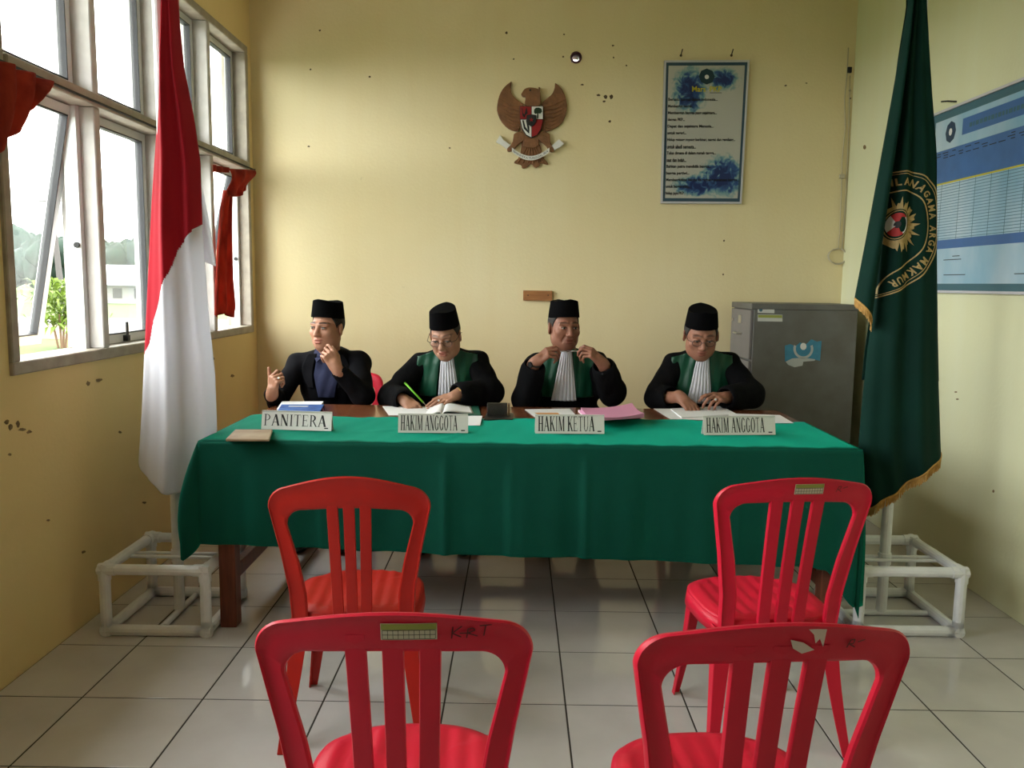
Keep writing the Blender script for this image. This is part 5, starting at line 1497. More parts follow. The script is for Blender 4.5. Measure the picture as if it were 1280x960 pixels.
# stamp case
st = thing('stamp_case', tp(622, 526, ZW), 'small black stamp case standing between two seated judges', 'case')
M['leather'] = mat('black_leather', (0.012, 0.010, 0.009), 0.4, 0.5, bump=0.4, bscale=90)
block([(604, 527), (641, 527), (642, 519), (608, 519)], ZW+0.001, ZW+0.012, 'base', M['leather'], st, 0.002)
a, b_ = tp(609, 522, ZW), tp(634, 522, ZW)
mb = MB(); rg = []
for k in range(2):
    p = (a, b_)[k]
    rg.append([(p[0], p[1]+0.026*math.cos(q), ZW+0.012+0.058*max(0, math.sin(q))**0.6+0.0) for q in [PI*i/12 for i in range(13)]])
mb.loft(rg); mb.build('roll_body', M['leather'], st, bevel=0.002)
MB().box(b_[0]+0.002, b_[0]+0.012, b_[1]-0.024, b_[1]+0.024, ZW+0.012, ZW+0.066).build('end_plate', mat('brown_trim', (0.13, 0.07, 0.03), 0.4), st, bevel=0.002)
# papers of the presiding judge
pa = sheet('paper_sheet', [(676, 527), (724, 524), (712, 511), (656, 512)], ZW, 'white sheet with orange print before the man holding spectacles', 'paper', M['paper'], th=0.0015)
M['orange'] = mat('orange_print', (0.62, 0.30, 0.10), 0.7)
block([(681, 522), (703, 521), (697, 516), (668, 516)], ZW+0.0016, ZW+0.0022, 'orange_print', M['orange'], pa)
M['pink'] = mat('pink_card', (0.62, 0.27, 0.42), 0.7, 0.15); M['pinkdark'] = mat('brown_folder_card', (0.42, 0.22, 0.20), 0.7)  # duller brown card for the lowest folder
for k in range(5):
    lab = ['lowest brown folder of the pink folder stack', 'second folder from the bottom of the pink stack', 'middle folder of the pink stack', 'pale folder just under the topmost pink folder', 'topmost pink folder of the stack on the table'][k]
    dx = (-2, 1, -1, 0, 2)[k]
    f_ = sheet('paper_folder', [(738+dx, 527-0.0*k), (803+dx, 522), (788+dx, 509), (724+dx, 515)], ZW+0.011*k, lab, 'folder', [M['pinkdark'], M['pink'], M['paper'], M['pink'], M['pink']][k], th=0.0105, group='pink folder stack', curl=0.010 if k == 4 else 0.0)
# papers of the last judge
sheet('paper_sheet', [(838, 524), (885, 525), (876, 511), (817, 511)], ZW, 'white sheet beside the hand of the judge next to the cabinet', 'paper', M['paper'], th=0.001)
sheet('paper_stack', [(852, 523), (921, 519), (902, 509), (838, 512)], ZW+0.0015, 'thin stack of white papers under the pointing hand', 'paper', M['paper'], th=0.006)
sheet('paper_sheet', [(905, 529), (992, 529), (975, 519), (912, 517)], ZW+0.008, 'white sheet behind the last name sign', 'paper', M['paper'], th=0.001)
# ------------------------------------------------------------------ people: bodies grown from signed distance fields
class Field:
    def __init__(s, lo, hi, h):
        s.h = h; s.lo = np.array(lo, float)
        s.n = np.ceil((np.array(hi)-s.lo)/h).astype(int)+1
        s.D = np.full(s.n, 1.0, np.float32)
    def box(s, lo, hi):
        a = np.clip(np.floor((np.array(lo)-s.lo)/s.h).astype(int), 0, s.n)
        b = np.clip(np.ceil((np.array(hi)-s.lo)/s.h).astype(int)+1, 0, s.n)
        sl = tuple(slice(int(i), int(j)) for i, j in zip(a, b))
        if any(x.stop <= x.start for x in sl): return None, None
        ax = [(s.lo[k]+s.h*np.arange(sl[k].start, sl[k].stop)).astype(np.float32) for k in range(3)]
        return sl, (ax[0][:, None, None], ax[1][None, :, None], ax[2][None, None, :])
    def put(s, f, lo, hi, k, op='u'):
        pad = max(k, 3*s.h)+2*s.h
        sl, X = s.box(np.array(lo)-pad, np.array(hi)+pad)
        if sl is None: return
        b = f(*X).astype(np.float32); a = s.D[sl]
        if op == 'u':
            if k > 0:
                h_ = np.clip(0.5+0.5*(a-b)/k, 0, 1); s.D[sl] = a+(b-a)*h_-k*h_*(1-h_)
            else: s.D[sl] = np.minimum(a, b)
        elif op == 's':
            b = -b
            if k > 0:
                h_ = np.clip(0.5-0.5*(a-b)/k, 0, 1); s.D[sl] = a+(b-a)*h_+k*h_*(1-h_)
            else: s.D[sl] = np.maximum(a, b)
    def cone(s, a, b, ra, rb, k=0.02, op='u'):
        a = np.array(a, float); b = np.array(b, float)
        ba = b-a; L2 = float(ba@ba)+1e-12
        def f(x, y, z):
            t = np.clip(((x-a[0])*ba[0]+(y-a[1])*ba[1]+(z-a[2])*ba[2])/L2, 0, 1)
            return np.sqrt((x-a[0]-t*ba[0])**2+(y-a[1]-t*ba[1])**2+(z-a[2]-t*ba[2])**2)-(ra+(rb-ra)*t)
        r = max(ra, rb)
        s.put(f, np.minimum(a, b)-r, np.maximum(a, b)+r, k, op)
    def ell(s, c, r, R=None, k=0.02, op='u'):
        c = np.array(c, float); r = np.array(r, float); R = np.eye(3) if R is None else R
        m = float(r.max())
        def f(x, y, z):
            dx, dy, dz = x-c[0], y-c[1], z-c[2]
            q = [(R[0, i]*dx+R[1, i]*dy+R[2, i]*dz)/r[i] for i in range(3)]
            k0 = np.sqrt(q[0]**2+q[1]**2+q[2]**2)+1e-9
            k1 = np.sqrt((q[0]/r[0])**2+(q[1]/r[1])**2+(q[2]/r[2])**2)+1e-9
            return k0*(k0-1)/k1
        s.put(f, c-m, c+m, k, op)
    def mesh(s, keep=None):
        D = s.D; S = D < 0
        n = D.shape
        c = np.zeros((n[0]-1, n[1]-1, n[2]-1), np.uint8)
        for i in (0, 1):
            for j in (0, 1):
                for k in (0, 1):
                    c += S[i:n[0]-1+i, j:n[1]-1+j, k:n[2]-1+k]
        act = (c > 0) & (c < 8)
        idx = np.argwhere(act)
        vid = np.full(act.shape, -1, np.int32); vid[act] = np.arange(len(idx))
        co = [(i, j, k) for i in (0, 1) for j in (0, 1) for k in (0, 1)]
        V = np.stack([D[idx[:, 0]+i, idx[:, 1]+j, idx[:, 2]+k] for i, j, k in co], 1)
        acc = np.zeros((len(idx), 3)); cnt = np.zeros(len(idx))
        for a in range(8):
            for b in range(a+1, 8):
                if sum(abs(co[a][q]-co[b][q]) for q in range(3)) != 1: continue
                va, vb = V[:, a], V[:, b]; m = (va < 0) != (vb < 0)
                t = va[m]/(va[m]-vb[m])
                pa, pb = np.array(co[a], float), np.array(co[b], float)
                acc[m] += pa+(pb-pa)*t[:, None]; cnt[m] += 1
        P = s.lo+s.h*(idx+acc/cnt[:, None])
        F = []
        for ax in range(3):
            o1, o2 = [(1, 2), (2, 0), (0, 1)][ax]
            sa = [slice(None)]*3; sb = [slice(None)]*3; sa[ax] = slice(0, -1); sb[ax] = slice(1, None)
            A, B = S[tuple(sa)], S[tuple(sb)]
            e = np.argwhere(A != B)
            ok = (e[:, o1] > 0) & (e[:, o2] > 0) & (e[:, o1] < n[o1]-1) & (e[:, o2] < n[o2]-1)
            e = e[ok]; inside = A[e[:, 0], e[:, 1], e[:, 2]]
            def cell(d1, d2):
                q = e.copy(); q[:, o1] -= d1; q[:, o2] -= d2
                return vid[q[:, 0], q[:, 1], q[:, 2]]
            Q = np.stack([cell(1, 1), cell(0, 1), cell(0, 0), cell(1, 0)], 1)
            Q[~inside] = Q[~inside][:, ::-1]
            F.append(Q)
        F = np.concatenate(F); F = F[(F >= 0).all(1)]
        return P, F
    def value(s, P):
        q = (np.asarray(P)-s.lo)/s.h; i = np.clip(np.floor(q).astype(int), 0, s.n-2); t = np.clip(q-i, 0, 1)
        out = 0
        for a in (0, 1):
            for b in (0, 1):
                for c in (0, 1):
                    w = (t[..., 0] if a else 1-t[..., 0])*(t[..., 1] if b else 1-t[..., 1])*(t[..., 2] if c else 1-t[..., 2])
                    out = out+w*s.D[i[..., 0]+a, i[..., 1]+b, i[..., 2]+c]
        return out
    def front(s, x, z, y0, y1):
        """first surface met when coming from y0 towards y1"""
        ys = np.arange(y0, y1, s.h*0.5)
        v = s.value(np.stack([np.full_like(ys, x), ys, np.full_like(ys, z)], 1))
        k = np.argmax(v < 0)
        return float(ys[k]) if v[k] < 0 else None

def field_mesh(name, PF, m, parent=None, relax=2, colors=None):
    P, F = PF
    if relax:
        # light Laplacian smoothing
        e = np.concatenate([F[:, [0, 1]], F[:, [1, 2]], F[:, [2, 3]], F[:, [3, 0]]])
        e = np.concatenate([e, e[:, ::-1]])
        deg = np.bincount(e[:, 0], minlength=len(P)).astype(float)[:, None]+1e-9
        for _ in range(relax):
            sm = np.stack([np.bincount(e[:, 0], weights=P[e[:, 1], k], minlength=len(P)) for k in range(3)], 1)/deg
            P = P*0.5+sm*0.5
    me = bpy.data.meshes.new(name)
    if parent is not None:
        Mi = np.array(world_of(parent).inverted()); Pl = P@Mi[:3, :3].T+Mi[:3, 3]
    else: Pl = P
    me.vertices.add(len(P)); me.vertices.foreach_set('co', Pl.astype(np.float32).ravel())
    me.loops.add(F.size); me.loops.foreach_set('vertex_index', F.astype(np.int32).ravel())
    me.polygons.add(len(F)); me.polygons.foreach_set('loop_start', np.arange(0, F.size, 4, dtype=np.int32))
    try: me.polygons.foreach_set('loop_total', np.full(len(F), 4, np.int32))
    except Exception: pass
    me.polygons.foreach_set('use_smooth', np.ones(len(F), bool))
    me.update(calc_edges=True); me.validate()
    if colors is not None:
        a = me.attributes.new('tone', 'FLOAT_COLOR', 'POINT')
        c = colors(P); a.data.foreach_set('color', np.concatenate([c, np.ones((len(P), 1))], 1).astype(np.float32).ravel())
    me.materials.append(m)
    o = bpy.data.objects.new(name, me); COL.objects.link(o)
    if parent is not None: o.parent = parent
    return o

def unit(v): v = np.array(v, float); return v/np.linalg.norm(v)
def Rxyz(yaw, pitch, roll):
    """head frame: columns = its x (image right), y (back), z (up). yaw>0 turns the face to image right, pitch>0 looks down"""
    R = np.array((Matrix.Rotation(yaw, 3, 'Z') @ Matrix.Rotation(pitch, 3, 'X') @ Matrix.Rotation(roll, 3, 'Y')))
    return R

def head_prims(Fd, H, R, sp):
    """H origin between the ears"""
    w = sp.get('w', 1.0)
    T_ = lambda x, y, z: H+R@np.array([x*w, y, z])
    E = lambda c, r, k=0.02, op='u', R2=None: Fd.ell(T_(*c), r, R if R2 is None else R2, k, op)
    C = lambda a, b, ra, rb, k=0.02, op='u': Fd.cone(T_(*a), T_(*b), ra, rb, k, op)
    E((0, 0.014, 0.036), (0.0725*w, 0.091, 0.082))
    E((0, -0.018, -0.030), (0.064*w, 0.070, 0.084), 0.03)
    E((0, -0.050, -0.080), (0.034*w, 0.030, 0.030), 0.03)
    for s in (-1, 1):
        E((s*0.044, -0.012, -0.056), (0.022, 0.034, 0.034), 0.03)
        E((s*0.041, -0.058, -0.014), (0.024, 0.020, 0.020), 0.022)
        C((s*0.012, -0.083, 0.031), (s*0.046, -0.072, 0.031), 0.010, 0.008, 0.014)
        E((s*0.031, -0.094, 0.012), (0.019, 0.015, 0.011), 0.012, 's')
        E((s*0.031, -0.0755, 0.011), (0.0150, 0.0120, 0.0105), 0.004)
        # ears
        Re = R@np.array(Matrix.Rotation(s*0.35, 3, 'Z'))
        E((s*0.077, 0.012, 0.002), (0.008, 0.021, 0.033), 0.006, 'u', Re)
        E((s*0.083, 0.008, 0.005), (0.005, 0.011, 0.017), 0.004, 's', Re)
        E((s*0.013, -0.094, -0.026), (0.0095, 0.010, 0.008), 0.006)
        C((s*0.022, -0.083, -0.030), (s*0.034, -0.070, -0.056), 0.004, 0.004, 0.010, 's') if sp.get('lines') else None
    C((0, -0.082, 0.020), (0, -0.104, -0.020), 0.0085, 0.0125, 0.012)
    E((0, -0.086, -0.050), (0.022, 0.010, 0.0060), 0.006)
    E((0, -0.084, -0.063), (0.019, 0.010, 0.0065), 0.006)
    C((-0.021, -0.092, -0.0565), (0.021, -0.092, -0.0565), 0.0022, 0.0022, 0.003, 's')
    if sp.get('mouth_open'):
        E((0, -0.096, -0.058), (0.012, 0.010, 0.0055), 0.004, 's')
    Fd.cone(T_(0, 0.022, -0.045), sp['neck'], 0.054, 0.060, 0.03)

def hand_prims(Fd, W, d, n, side, curl, thumb=None, spread=0.05, size=1.0):
    """W wrist, d towards the knuckles, n out of the back of the hand, side +1 thumb along cross(d,n)"""
    d = unit(d); n = unit(np.array(n)-d*np.dot(n, d)); s = side*np.cross(d, n); z = size
    out = {}
    Fd.cone(W-d*0.02, W+d*0.03*z, 0.026*z, 0.027*z, 0.02)
    for i in range(4):
        off = (0.028-0.0187*i)*z
        Fd.cone(W+d*0.018*z+s*off*0.7, W+d*(0.086-0.004*abs(i-1))*z+s*off, 0.0135*z, 0.0105*z, 0.010)
    L = [(0.044, 0.026, 0.021), (0.048, 0.030, 0.022), (0.044, 0.028, 0.021), (0.034, 0.021, 0.019)]
    rad = [(0.0092, 0.0084, 0.0074), (0.0094, 0.0086, 0.0075), (0.0090, 0.0082, 0.0072), (0.0080, 0.0072, 0.0064)]
    for i in range(4):
        off = (0.028-0.0187*i)*z
        p = W+d*(0.088-0.004*abs(i-1))*z+s*off
        dd = unit(d+s*(spread*(1.4-i))); a = 0; c = curl[i]
        pts = [p]
        for k in range(3):
            a += c[k]
            v = dd*math.cos(a)-n*math.sin(a)
            q = p+v*L[i][k]*z
            Fd.cone(p, q, rad[i][k]*z, rad[i][min(2, k+1)]*0.95*z, 0.0035)
            p = q; pts.append(p)
        out[i] = pts
    t = thumb or dict(a=(0.62, 0.62, -0.35), b=(0.85, 0.25, -0.35), c=(0.95, 0.0, -0.35))
    p = W+d*0.022*z+s*0.024*z-n*0.004
    pts = [p]
    for key, l, r0, r1 in (('a', 0.046, 0.0145, 0.0115), ('b', 0.032, 0.0108, 0.0098), ('c', 0.028, 0.0098, 0.0080)):
        v = unit(d*t[key][0]+s*t[key][1]+n*t[key][2])
        q = p+v*l*z; Fd.cone(p, q, r0*z, r1*z, 0.008 if key == 'a' else 0.004); p = q; pts.append(p)
    out['thumb'] = pts
    return out

SKINS = {}
def skin_mat(name):
    return mat(name, (0.4, 0.2, 0.12), rough=0.5, spec=0.35, attr='tone', var=0.08, vscale=60, bump=0.08, bscale=160)
M['skin'] = skin_mat('brown_skin')
M['eye_white'] = mat('eye_white', (0.30, 0.26, 0.23), 0.25, 0.5); M['iris'] = mat('dark_iris', (0.012, 0.007, 0.005), 0.15, 0.5)
M['lens'] = glass_mat('spectacle_lens', 0.02, (0.92, 0.92, 0.92)); M['specs'] = mat('dark_metal_rim', (0.05, 0.035, 0.03), 0.3, 0.5, metal=0.5)

def uvball(mb, c, r, R=None, nu=14, nv=9):
    P = []
    for i in range(nv+1):
        th = PI*i/nv
        P.append([tuple(np.array(c)+(R if R is not None else np.eye(3))@(np.array([math.sin(th)*math.cos(2*PI*j/nu), math.sin(th)*math.sin(2*PI*j/nu), math.cos(th)])*np.array(r))) for j in range(nu+1)])
    mb.grid(P); return mb

def spectacles(fn, parent, lens=True):
    """fn maps head-frame (x,y,z) -> world"""
    root = bpy.data.objects.new('spectacles', None); COL.objects.link(root); root.parent = parent
    for s in (-1, 1):
        ring = [fn(s*0.033+0.023*math.cos(2*PI*k/20), -0.100+0.004*abs(math.cos(2*PI*k/20)), 0.004+0.016*math.sin(2*PI*k/20)) for k in range(20)]
        MB().tube(ring, 0.0014, 6, closed=True).build('rim', M['specs'], root)
        MB().tube([fn(s*0.056, -0.096, 0.010), fn(s*0.074, -0.080, 0.013), fn(s*0.082, 0.0, 0.020), fn(s*0.083, 0.018, 0.014)], 0.0016, 6).build('temple', M['specs'], root)
        if lens:
            MB().add([tuple(p) for p in ring], [tuple(range(20))]).build('lens', M['lens'], root, fix=False)
    MB().tube([fn(-0.010, -0.100, 0.006), fn(0, -0.103, 0.010), fn(0.010, -0.100, 0.006)], 0.0014, 6).build('bridge', M['specs'], root)
    return root

def make_person(sp):
    H = at(*sp['head_px'], Y=sp['head_y']); R = Rxyz(*sp['rot'])
    T_ = lambda x, y, z: H+R@np.array([x, y, z])
    J = {}
    for k, (px, py, Y) in sp['joints'].items(): J[k] = at(px, py, Y=Y)
    cx = (J['sl']+J['sr'])/2
    pel = np.array([cx[0]+sp.get('pel_dx', 0), sp['pel_y'], 0.53])
    neck = np.array([cx[0]*0.8+H[0]*0.2, cx[1]-0.005, cx[2]+0.045])
    sp['neck'] = neck
    lo = np.array([min(J['el'][0], J['wl'][0], J['sl'][0], J['er'][0], H[0])-0.16, 1e9, 0.40])
    hi = np.array([max(J['er'][0], J['wr'][0], J['sr'][0], H[0])+0.16, 0, H[2]+0.16])
    ys = [J[k][1] for k in J]+[H[1], pel[1]]
    lo[1] = min(ys)-0.24; hi[1] = max(ys)+0.20
    # ---- skin
    Fd = Field(lo, hi, 0.0032)
    Fd.ell((pel+neck)/2+np.array([0, 0, 0.06]), (0.15, 0.10, 0.20), None, 0.03)
    Fd.ell(pel+np.array([0, 0, 0.05]), (0.15, 0.11, 0.13), None, 0.04)
    for s in ('l', 'r'):
        S_, E_, W_ = J['s'+s], J['e'+s], J['w'+s]
        Sb = S_+np.array([0, 0, -0.025])
        Fd.cone(neck-np.array([0, 0, 0.045]), Sb, 0.045, 0.032, 0.02)
        Fd.cone(Sb, E_, 0.036, 0.036, 0.02); Fd.cone(E_, W_, 0.040, 0.026, 0.015)
    head_prims(Fd, H, R, sp)
    hands = {}
    for s in ('l', 'r'):
        h_ = sp['hand_'+s]
        # person faces the camera: image left arm is the person's right arm
        hands[s] = hand_prims(Fd, J['w'+s], h_['d'], h_['n'], (-1 if s == 'l' else 1), h_['curl'], h_.get('thumb'), h_.get('spread', 0.05), 0.98)
    base = np.array(sp['skin'])
    def tone(P):
        c = np.tile(base, (len(P), 1))
        Q = (P-H)@R      # head frame
        x, y, z = Q[:, 0], Q[:, 1], Q[:, 2]
        face = (y < -0.03)
        def mask(cx_, cz_, rx, rz): return np.clip(1.5-((x-cx_)/rx)**2-((z-cz_)/rz)**2, 0, 1)[:, None]*face[:, None]
        lips = np.maximum(mask(0, -0.050, 0.024, 0.007), mask(0, -0.063, 0.021, 0.008))
        c = c*(1-lips)+lips*(base*np.array([0.78, 0.52, 0.55]))
        for s in (-1, 1):
            br = np.clip(1.4-((x-s*0.031)/0.024)**2-((z-0.0345-0.004*np.cos((x-s*0.028)*60))/0.0048)**2, 0, 1)[:, None]*face[:, None]*sp.get('brow', 0.85)
            c = c*(1-br)+br*np.array(sp.get('brow_col', (0.012, 0.009, 0.008)))
        if sp.get('stubble'):
            st_ = np.clip(1.3-(x/0.05)**2-((z+0.075)/0.035)**2, 0, 1)[:, None]*face[:, None]*sp['stubble']
            c = c*(1-st_)+st_*base*np.array([0.55, 0.55, 0.6])
        return c
    body = field_mesh('person', Fd.mesh(), M['skin'], None, 1, tone)
    # give the figure its own origin under the seat
    org = Vector((float(pel[0]), float(pel[1]), 0))
    body.data.transform(Matrix.Translation(-org)); body.location = org
    tag(body, sp['label'], 'person', 'men seated behind the table')
    # ---- eyes
    for s in (-1, 1):
        ec = T_(s*0.031, -0.0760, 0.0105)
        o = uvball(MB(), ec, (0.0135, 0.0135, 0.0062 if not sp.get('eyes_down') else 0.0045), R).build('eye', M['eye_white'], body, sm=True)
        dn = -0.003 if sp.get('eyes_down') else 0
        uvball(MB(), T_(s*0.031+sp.get('gaze', 0), -0.0868, 0.0105+dn), (0.0052, 0.0034, 0.0052 if not sp.get('eyes_down') else 0.0034), R).build('iris', M['iris'], o, sm=True)
        # upper lid
        lid = [tuple(T_(s*0.031+0.0155*math.cos(q), -0.0885+0.010*abs(math.cos(q))**2, 0.0135+0.0035*math.sin(q)-(0.003 if sp.get('eyes_down') else 0))) for q in [PI*k/8 for k in range(9)]]
        MB().tube(lid, [0.0012]+[0.0019]*7+[0.0012], 6).build('lash_line', M['hair'], body)
    # ---- hair shell under the cap
    Fh = Field(H-0.14, H+0.14, 0.004)
    Fh.ell(T_(0, 0.016, 0.036), (0.0795*sp.get('w', 1), 0.096, 0.088), R, 0)
    Fh.ell(T_(0, -0.085, -0.02), (0.105, 0.090, 0.115), R, 0.006, 's')
    Fh.ell(T_(0, 0.02, -0.115), (0.2, 0.2, 0.085), R, 0.006, 's')
    for s in (-1, 1): Fh.ell(T_(s*0.080*sp.get('w', 1), 0.006, 0.0), (0.022, 0.022, 0.030), R, 0.004, 's')
    field_mesh('hair', Fh.mesh(), M[sp.get('hair', 'hair')], body, 1)
    # ---- cap
    cp = []
    tilt = sp.get('cap_tilt', 0.0)
    for (zz, kx, ky) in ((0.058, 0.0770, 0.097), (0.062, 0.0775, 0.098), (0.10, 0.0730, 0.094), (0.138, 0.0675, 0.090), (0.141, 0.0665, 0.089)):
        ring = []
        for k in range(40):
            a = 2*PI*k/40; x = kx*math.cos(a); y = ky*math.sin(a)
            ca, sa = abs(math.cos(a))**0.9*np.sign(math.cos(a)), abs(math.sin(a))**0.9*np.sign(math.sin(a))
            x, y = kx*ca, ky*sa
            z = zz+(0.0 if zz < 0.065 else sp.get('cap_h', 0.0)*(zz-0.05)/0.1)
            if zz > 0.135: z += 0.014*(1-abs(x)/kx)**0.8
            z += -0.10*(y+0.02)*(1.3 if zz < 0.065 else 0.6)     # lower at the back
            ring.append(tuple(T_((x+tilt*(z-0.05))*sp.get('w', 1), y+0.010, z)))
        cp.append(ring)
    cap = MB().loft(cp, caps=False)
    ctr = tuple(T_(tilt*0.1, 0.010, 0.148+sp.get('cap_h', 0.0)))
    n0 = len(cap.v)-40
    # crown: two sloping panels meeting in a fore and aft crease
    cap.v.append(ctr); cap.f += [(n0+k, n0+(k+1) % 40, len(cap.v)-1) for k in range(40)]
    co_ = cap.build('cap', M['velvet'], body, sm=True); co_.data.set_sharp_from_angle(angle=0.6)
    # ---- clothing
    robe = sp['robe']
    lo2 = lo-0.03; lo2[2] = 0.10 if robe else 0.40
    Fr = Field(lo2, hi+0.05, 0.006)
    mid_ = (pel+neck)/2
    wch = sp.get('chest_w', 0.175)
    Fr.ell(mid_+np.array([0, -0.005, 0.07]), (wch, 0.130, 0.20), None, 0.04)
    Fr.ell(pel+np.array([0, -0.015, 0.09]), (wch*(1.2 if robe else 1.0), 0.150, 0.16), None, 0.06)
    for s in ('l', 'r'):
        Fr.cone(neck-np.array([0, 0, 0.030]), J['s'+s]+np.array([0, 0, -0.014]), 0.056, 0.052, 0.035)
    D_torso = Fr.D.copy()
    for s in ('l', 'r'):
        S_, E_, W_ = J['s'+s], J['e'+s], J['w'+s]
        Sd = S_+np.array([0, 0, -0.014])
        r_el = 0.064 if robe else 0.056
        Fr.cone(Sd, E_, 0.056, r_el, 0.03)
        cuff = sp.get('cuff_'+s, 0.93)
        We = E_+(W_-E_)*cuff
        Fr.cone(E_, We, r_el, 0.062 if robe else 0.041, 0.03)
        if robe and cuff > 0.6:
            # wide sleeve hangs below the forearm
            sag = np.array([0, 0.0, -0.022])
            Fr.cone(E_+sag*0.6, E_*0.25+We*0.75+sag, 0.062, 0.050, 0.03)
        # hollow cuff
        dW = unit(W_-E_)
        Fr.cone(We-dW*0.012, We+dW*0.09, 0.040 if robe else 0.031, 0.052 if robe else 0.040, 0.006, 's')
    if robe:
        for q, sg in (('el', -1), ('er', 1)):
            Fr.cone(J[q]+np.array([-sg*0.005, 0.05, 0.0]), np.array([pel[0]+sg*0.15, mid_[1]+0.03, J[q][2]+0.01]), 0.055, 0.06, 0.03)
    # neck opening
    Fr.cone(neck-np.array([0, 0.0, 0.012]), neck+np.array([0, 0, 0.16]), 0.060, 0.075, 0.012, 's')
    Fr.ell(neck+np.array([0, -0.075, -0.03]), (0.045, 0.06, 0.05), None, 0.015, 's')
    knees = []
    for s, sg in (('l', -1), ('r', 1)):
        kn = np.array([pel[0]+sg*0.10, pel[1]-0.36, 0.50]); hp = pel+np.array([sg*0.08, -0.02, 0.005]); knees.append((hp, kn, np.array([pel[0]+sg*0.11, pel[1]-0.32, 0.09])))
        if robe:
            Fr.cone(hp, kn, 0.095, 0.082, 0.05); Fr.cone(kn+np.array([0, 0.02, 0]), kn+np.array([0, 0.05, -0.28]), 0.085, 0.095, 0.05)
    # keep the cloth clear of the table and of the seat
    def slab(x, y, z): return np.maximum(np.maximum(y-(TY1+0.004), (TZ-0.036)-z), z-(TZ+0.002))+0*x
    Fr.put(slab, lo2, np.array([hi[0]+0.05, TY1+0.03, TZ+0.03]), 0.0, 's')
    # soft folds
    P, F = Fr.mesh()
    fold = 0.0045*np.sin(P[:, 0]*38+P[:, 2]*21)+0.0035*np.sin(P[:, 2]*33-P[:, 0]*24+P[:, 1]*30)+0.002*np.sin(P[:, 0]*75+P[:, 1]*50)
    ctr_ = np.array([pel[0], pel[1], 0]); rad = P-ctr_; rad[:, 2] = 0; rad /= (np.linalg.norm(rad, axis=1)[:, None]+1e-6)
    near_table = ((P[:, 2] > TZ+0.012) | (P[:, 1] > TY1+0.03))[:, None]
    P = P+rad*fold[:, None]*near_table
    garment = field_mesh('robe' if robe else 'jacket', (P, F), M['robe'] if robe else M['jacket'], body, 2)
    # parts laid over the garment front
    Fr.D = D_torso
    def front_patch(name, xl, xr, z0, z1, off, m, nx=14, nz=34, pleat=None, th=0.003, shoulder=False):
        G = []; tops = []
        def top_of(x):
            zs_ = np.arange(neck[2]+0.03, neck[2]-0.16, -0.003)
            for q in zs_:
                yy = np.arange(neck[1]-0.10, neck[1]+0.02, 0.006)
                if (Fr.value(np.stack([np.full_like(yy, x), yy, np.full_like(yy, q)], 1)) < 0).any(): return float(q)
            return float(zs_[-1])
        for i in range(nz+1):
            zr = z1+(z0-z1)*i/nz; row = []
            for j in range(nx+1):
                u = j/nx; x = xl(zr)*(1-u)+xr(zr)*u; z = zr
                if shoulder:
                    if i == 0: tops.append(top_of(x))
                    z = tops[j]-0.004+(z0-tops[j])*(i/nz)**1.15
                y = Fr.front(x, min(z, neck[2]-0.035), lo2[1]+0.02 if not sp.get('patch_y') else sp['patch_y'], pel[1]+0.1)
                if y is None: y = row[-1][1] if row else pel[1]-0.05
                row.append([x, y, z])
            G.append(row)
        A = np.array(G)
        for _ in range(6):
            A[1:-1, :, 1] = (A[:-2, :, 1]+A[2:, :, 1]+2*A[1:-1, :, 1])/4
            A[:, 1:-1, 1] = (A[:, :-2, 1]+A[:, 2:, 1]+2*A[:, 1:-1, 1])/4
        for i in range(nz+1):
            for j in range(nx+1):
                A[i, j, 1] -= off+(pleat(j/nx, i/nz) if pleat else 0)
        return MB().grid([[tuple(p) for p in r_] for r_ in A]).build(name, m, body, sm=True, solid=th)
    zt = neck[2]-0.015; zb = TZ+0.008
    if robe:
        c0 = sp.get('jabot_dx', 0.0)
        jx = lambda z: neck[0]+(sp['jab_x']-neck[0])*(zt-z)/(zt-zb)
        wj = lambda z: 0.030+sp.get('jab_w', 0.034)*((zt-z)/(zt-zb))
        for sg in (-1, 1):
            zs = zt+0.012
            a_ = lambda z, sg=sg: neck[0]+sg*(0.030+0.03*(zt-z)/(zt-zb))
            b_ = lambda z, sg=sg: neck[0]+sg*(0.158+0.010*(zt-z)/(zt-zb))
            front_patch('green_facing', (a_ if sg > 0 else b_), (b_ if sg > 0 else a_), zb+0.02, zs, 0.014, M['robe_green'], nx=16, shoulder=True,
                        pleat=lambda u, v: 0.003*math.sin(u*14+v*4)+0.002*math.sin(v*9+u*5))
        front_patch('jabot', lambda z: jx(z)-wj(z), lambda z: jx(z)+wj(z), zb, zt+0.072, 0.022, M['jabot'], nx=40,
                    pleat=lambda u, v: 0.0035*math.sin(u*2*PI*6)*min(1, v*2+0.3)+0.006*math.sin(PI*u))
    else:
        front_patch('shirt_front', lambda z: neck[0]-0.010-0.055*max(0, 1-abs((zt-z)/(zt-zb)-0.45)*0.8), lambda z: neck[0]+0.010+0.060*max(0, 1-abs((zt-z)/(zt-zb)-0.45)*0.8), zb, zt+0.005, 0.012, M['shirt'], nx=20,
                    pleat=lambda u, v: 0.002*math.sin(u*11+v*7))
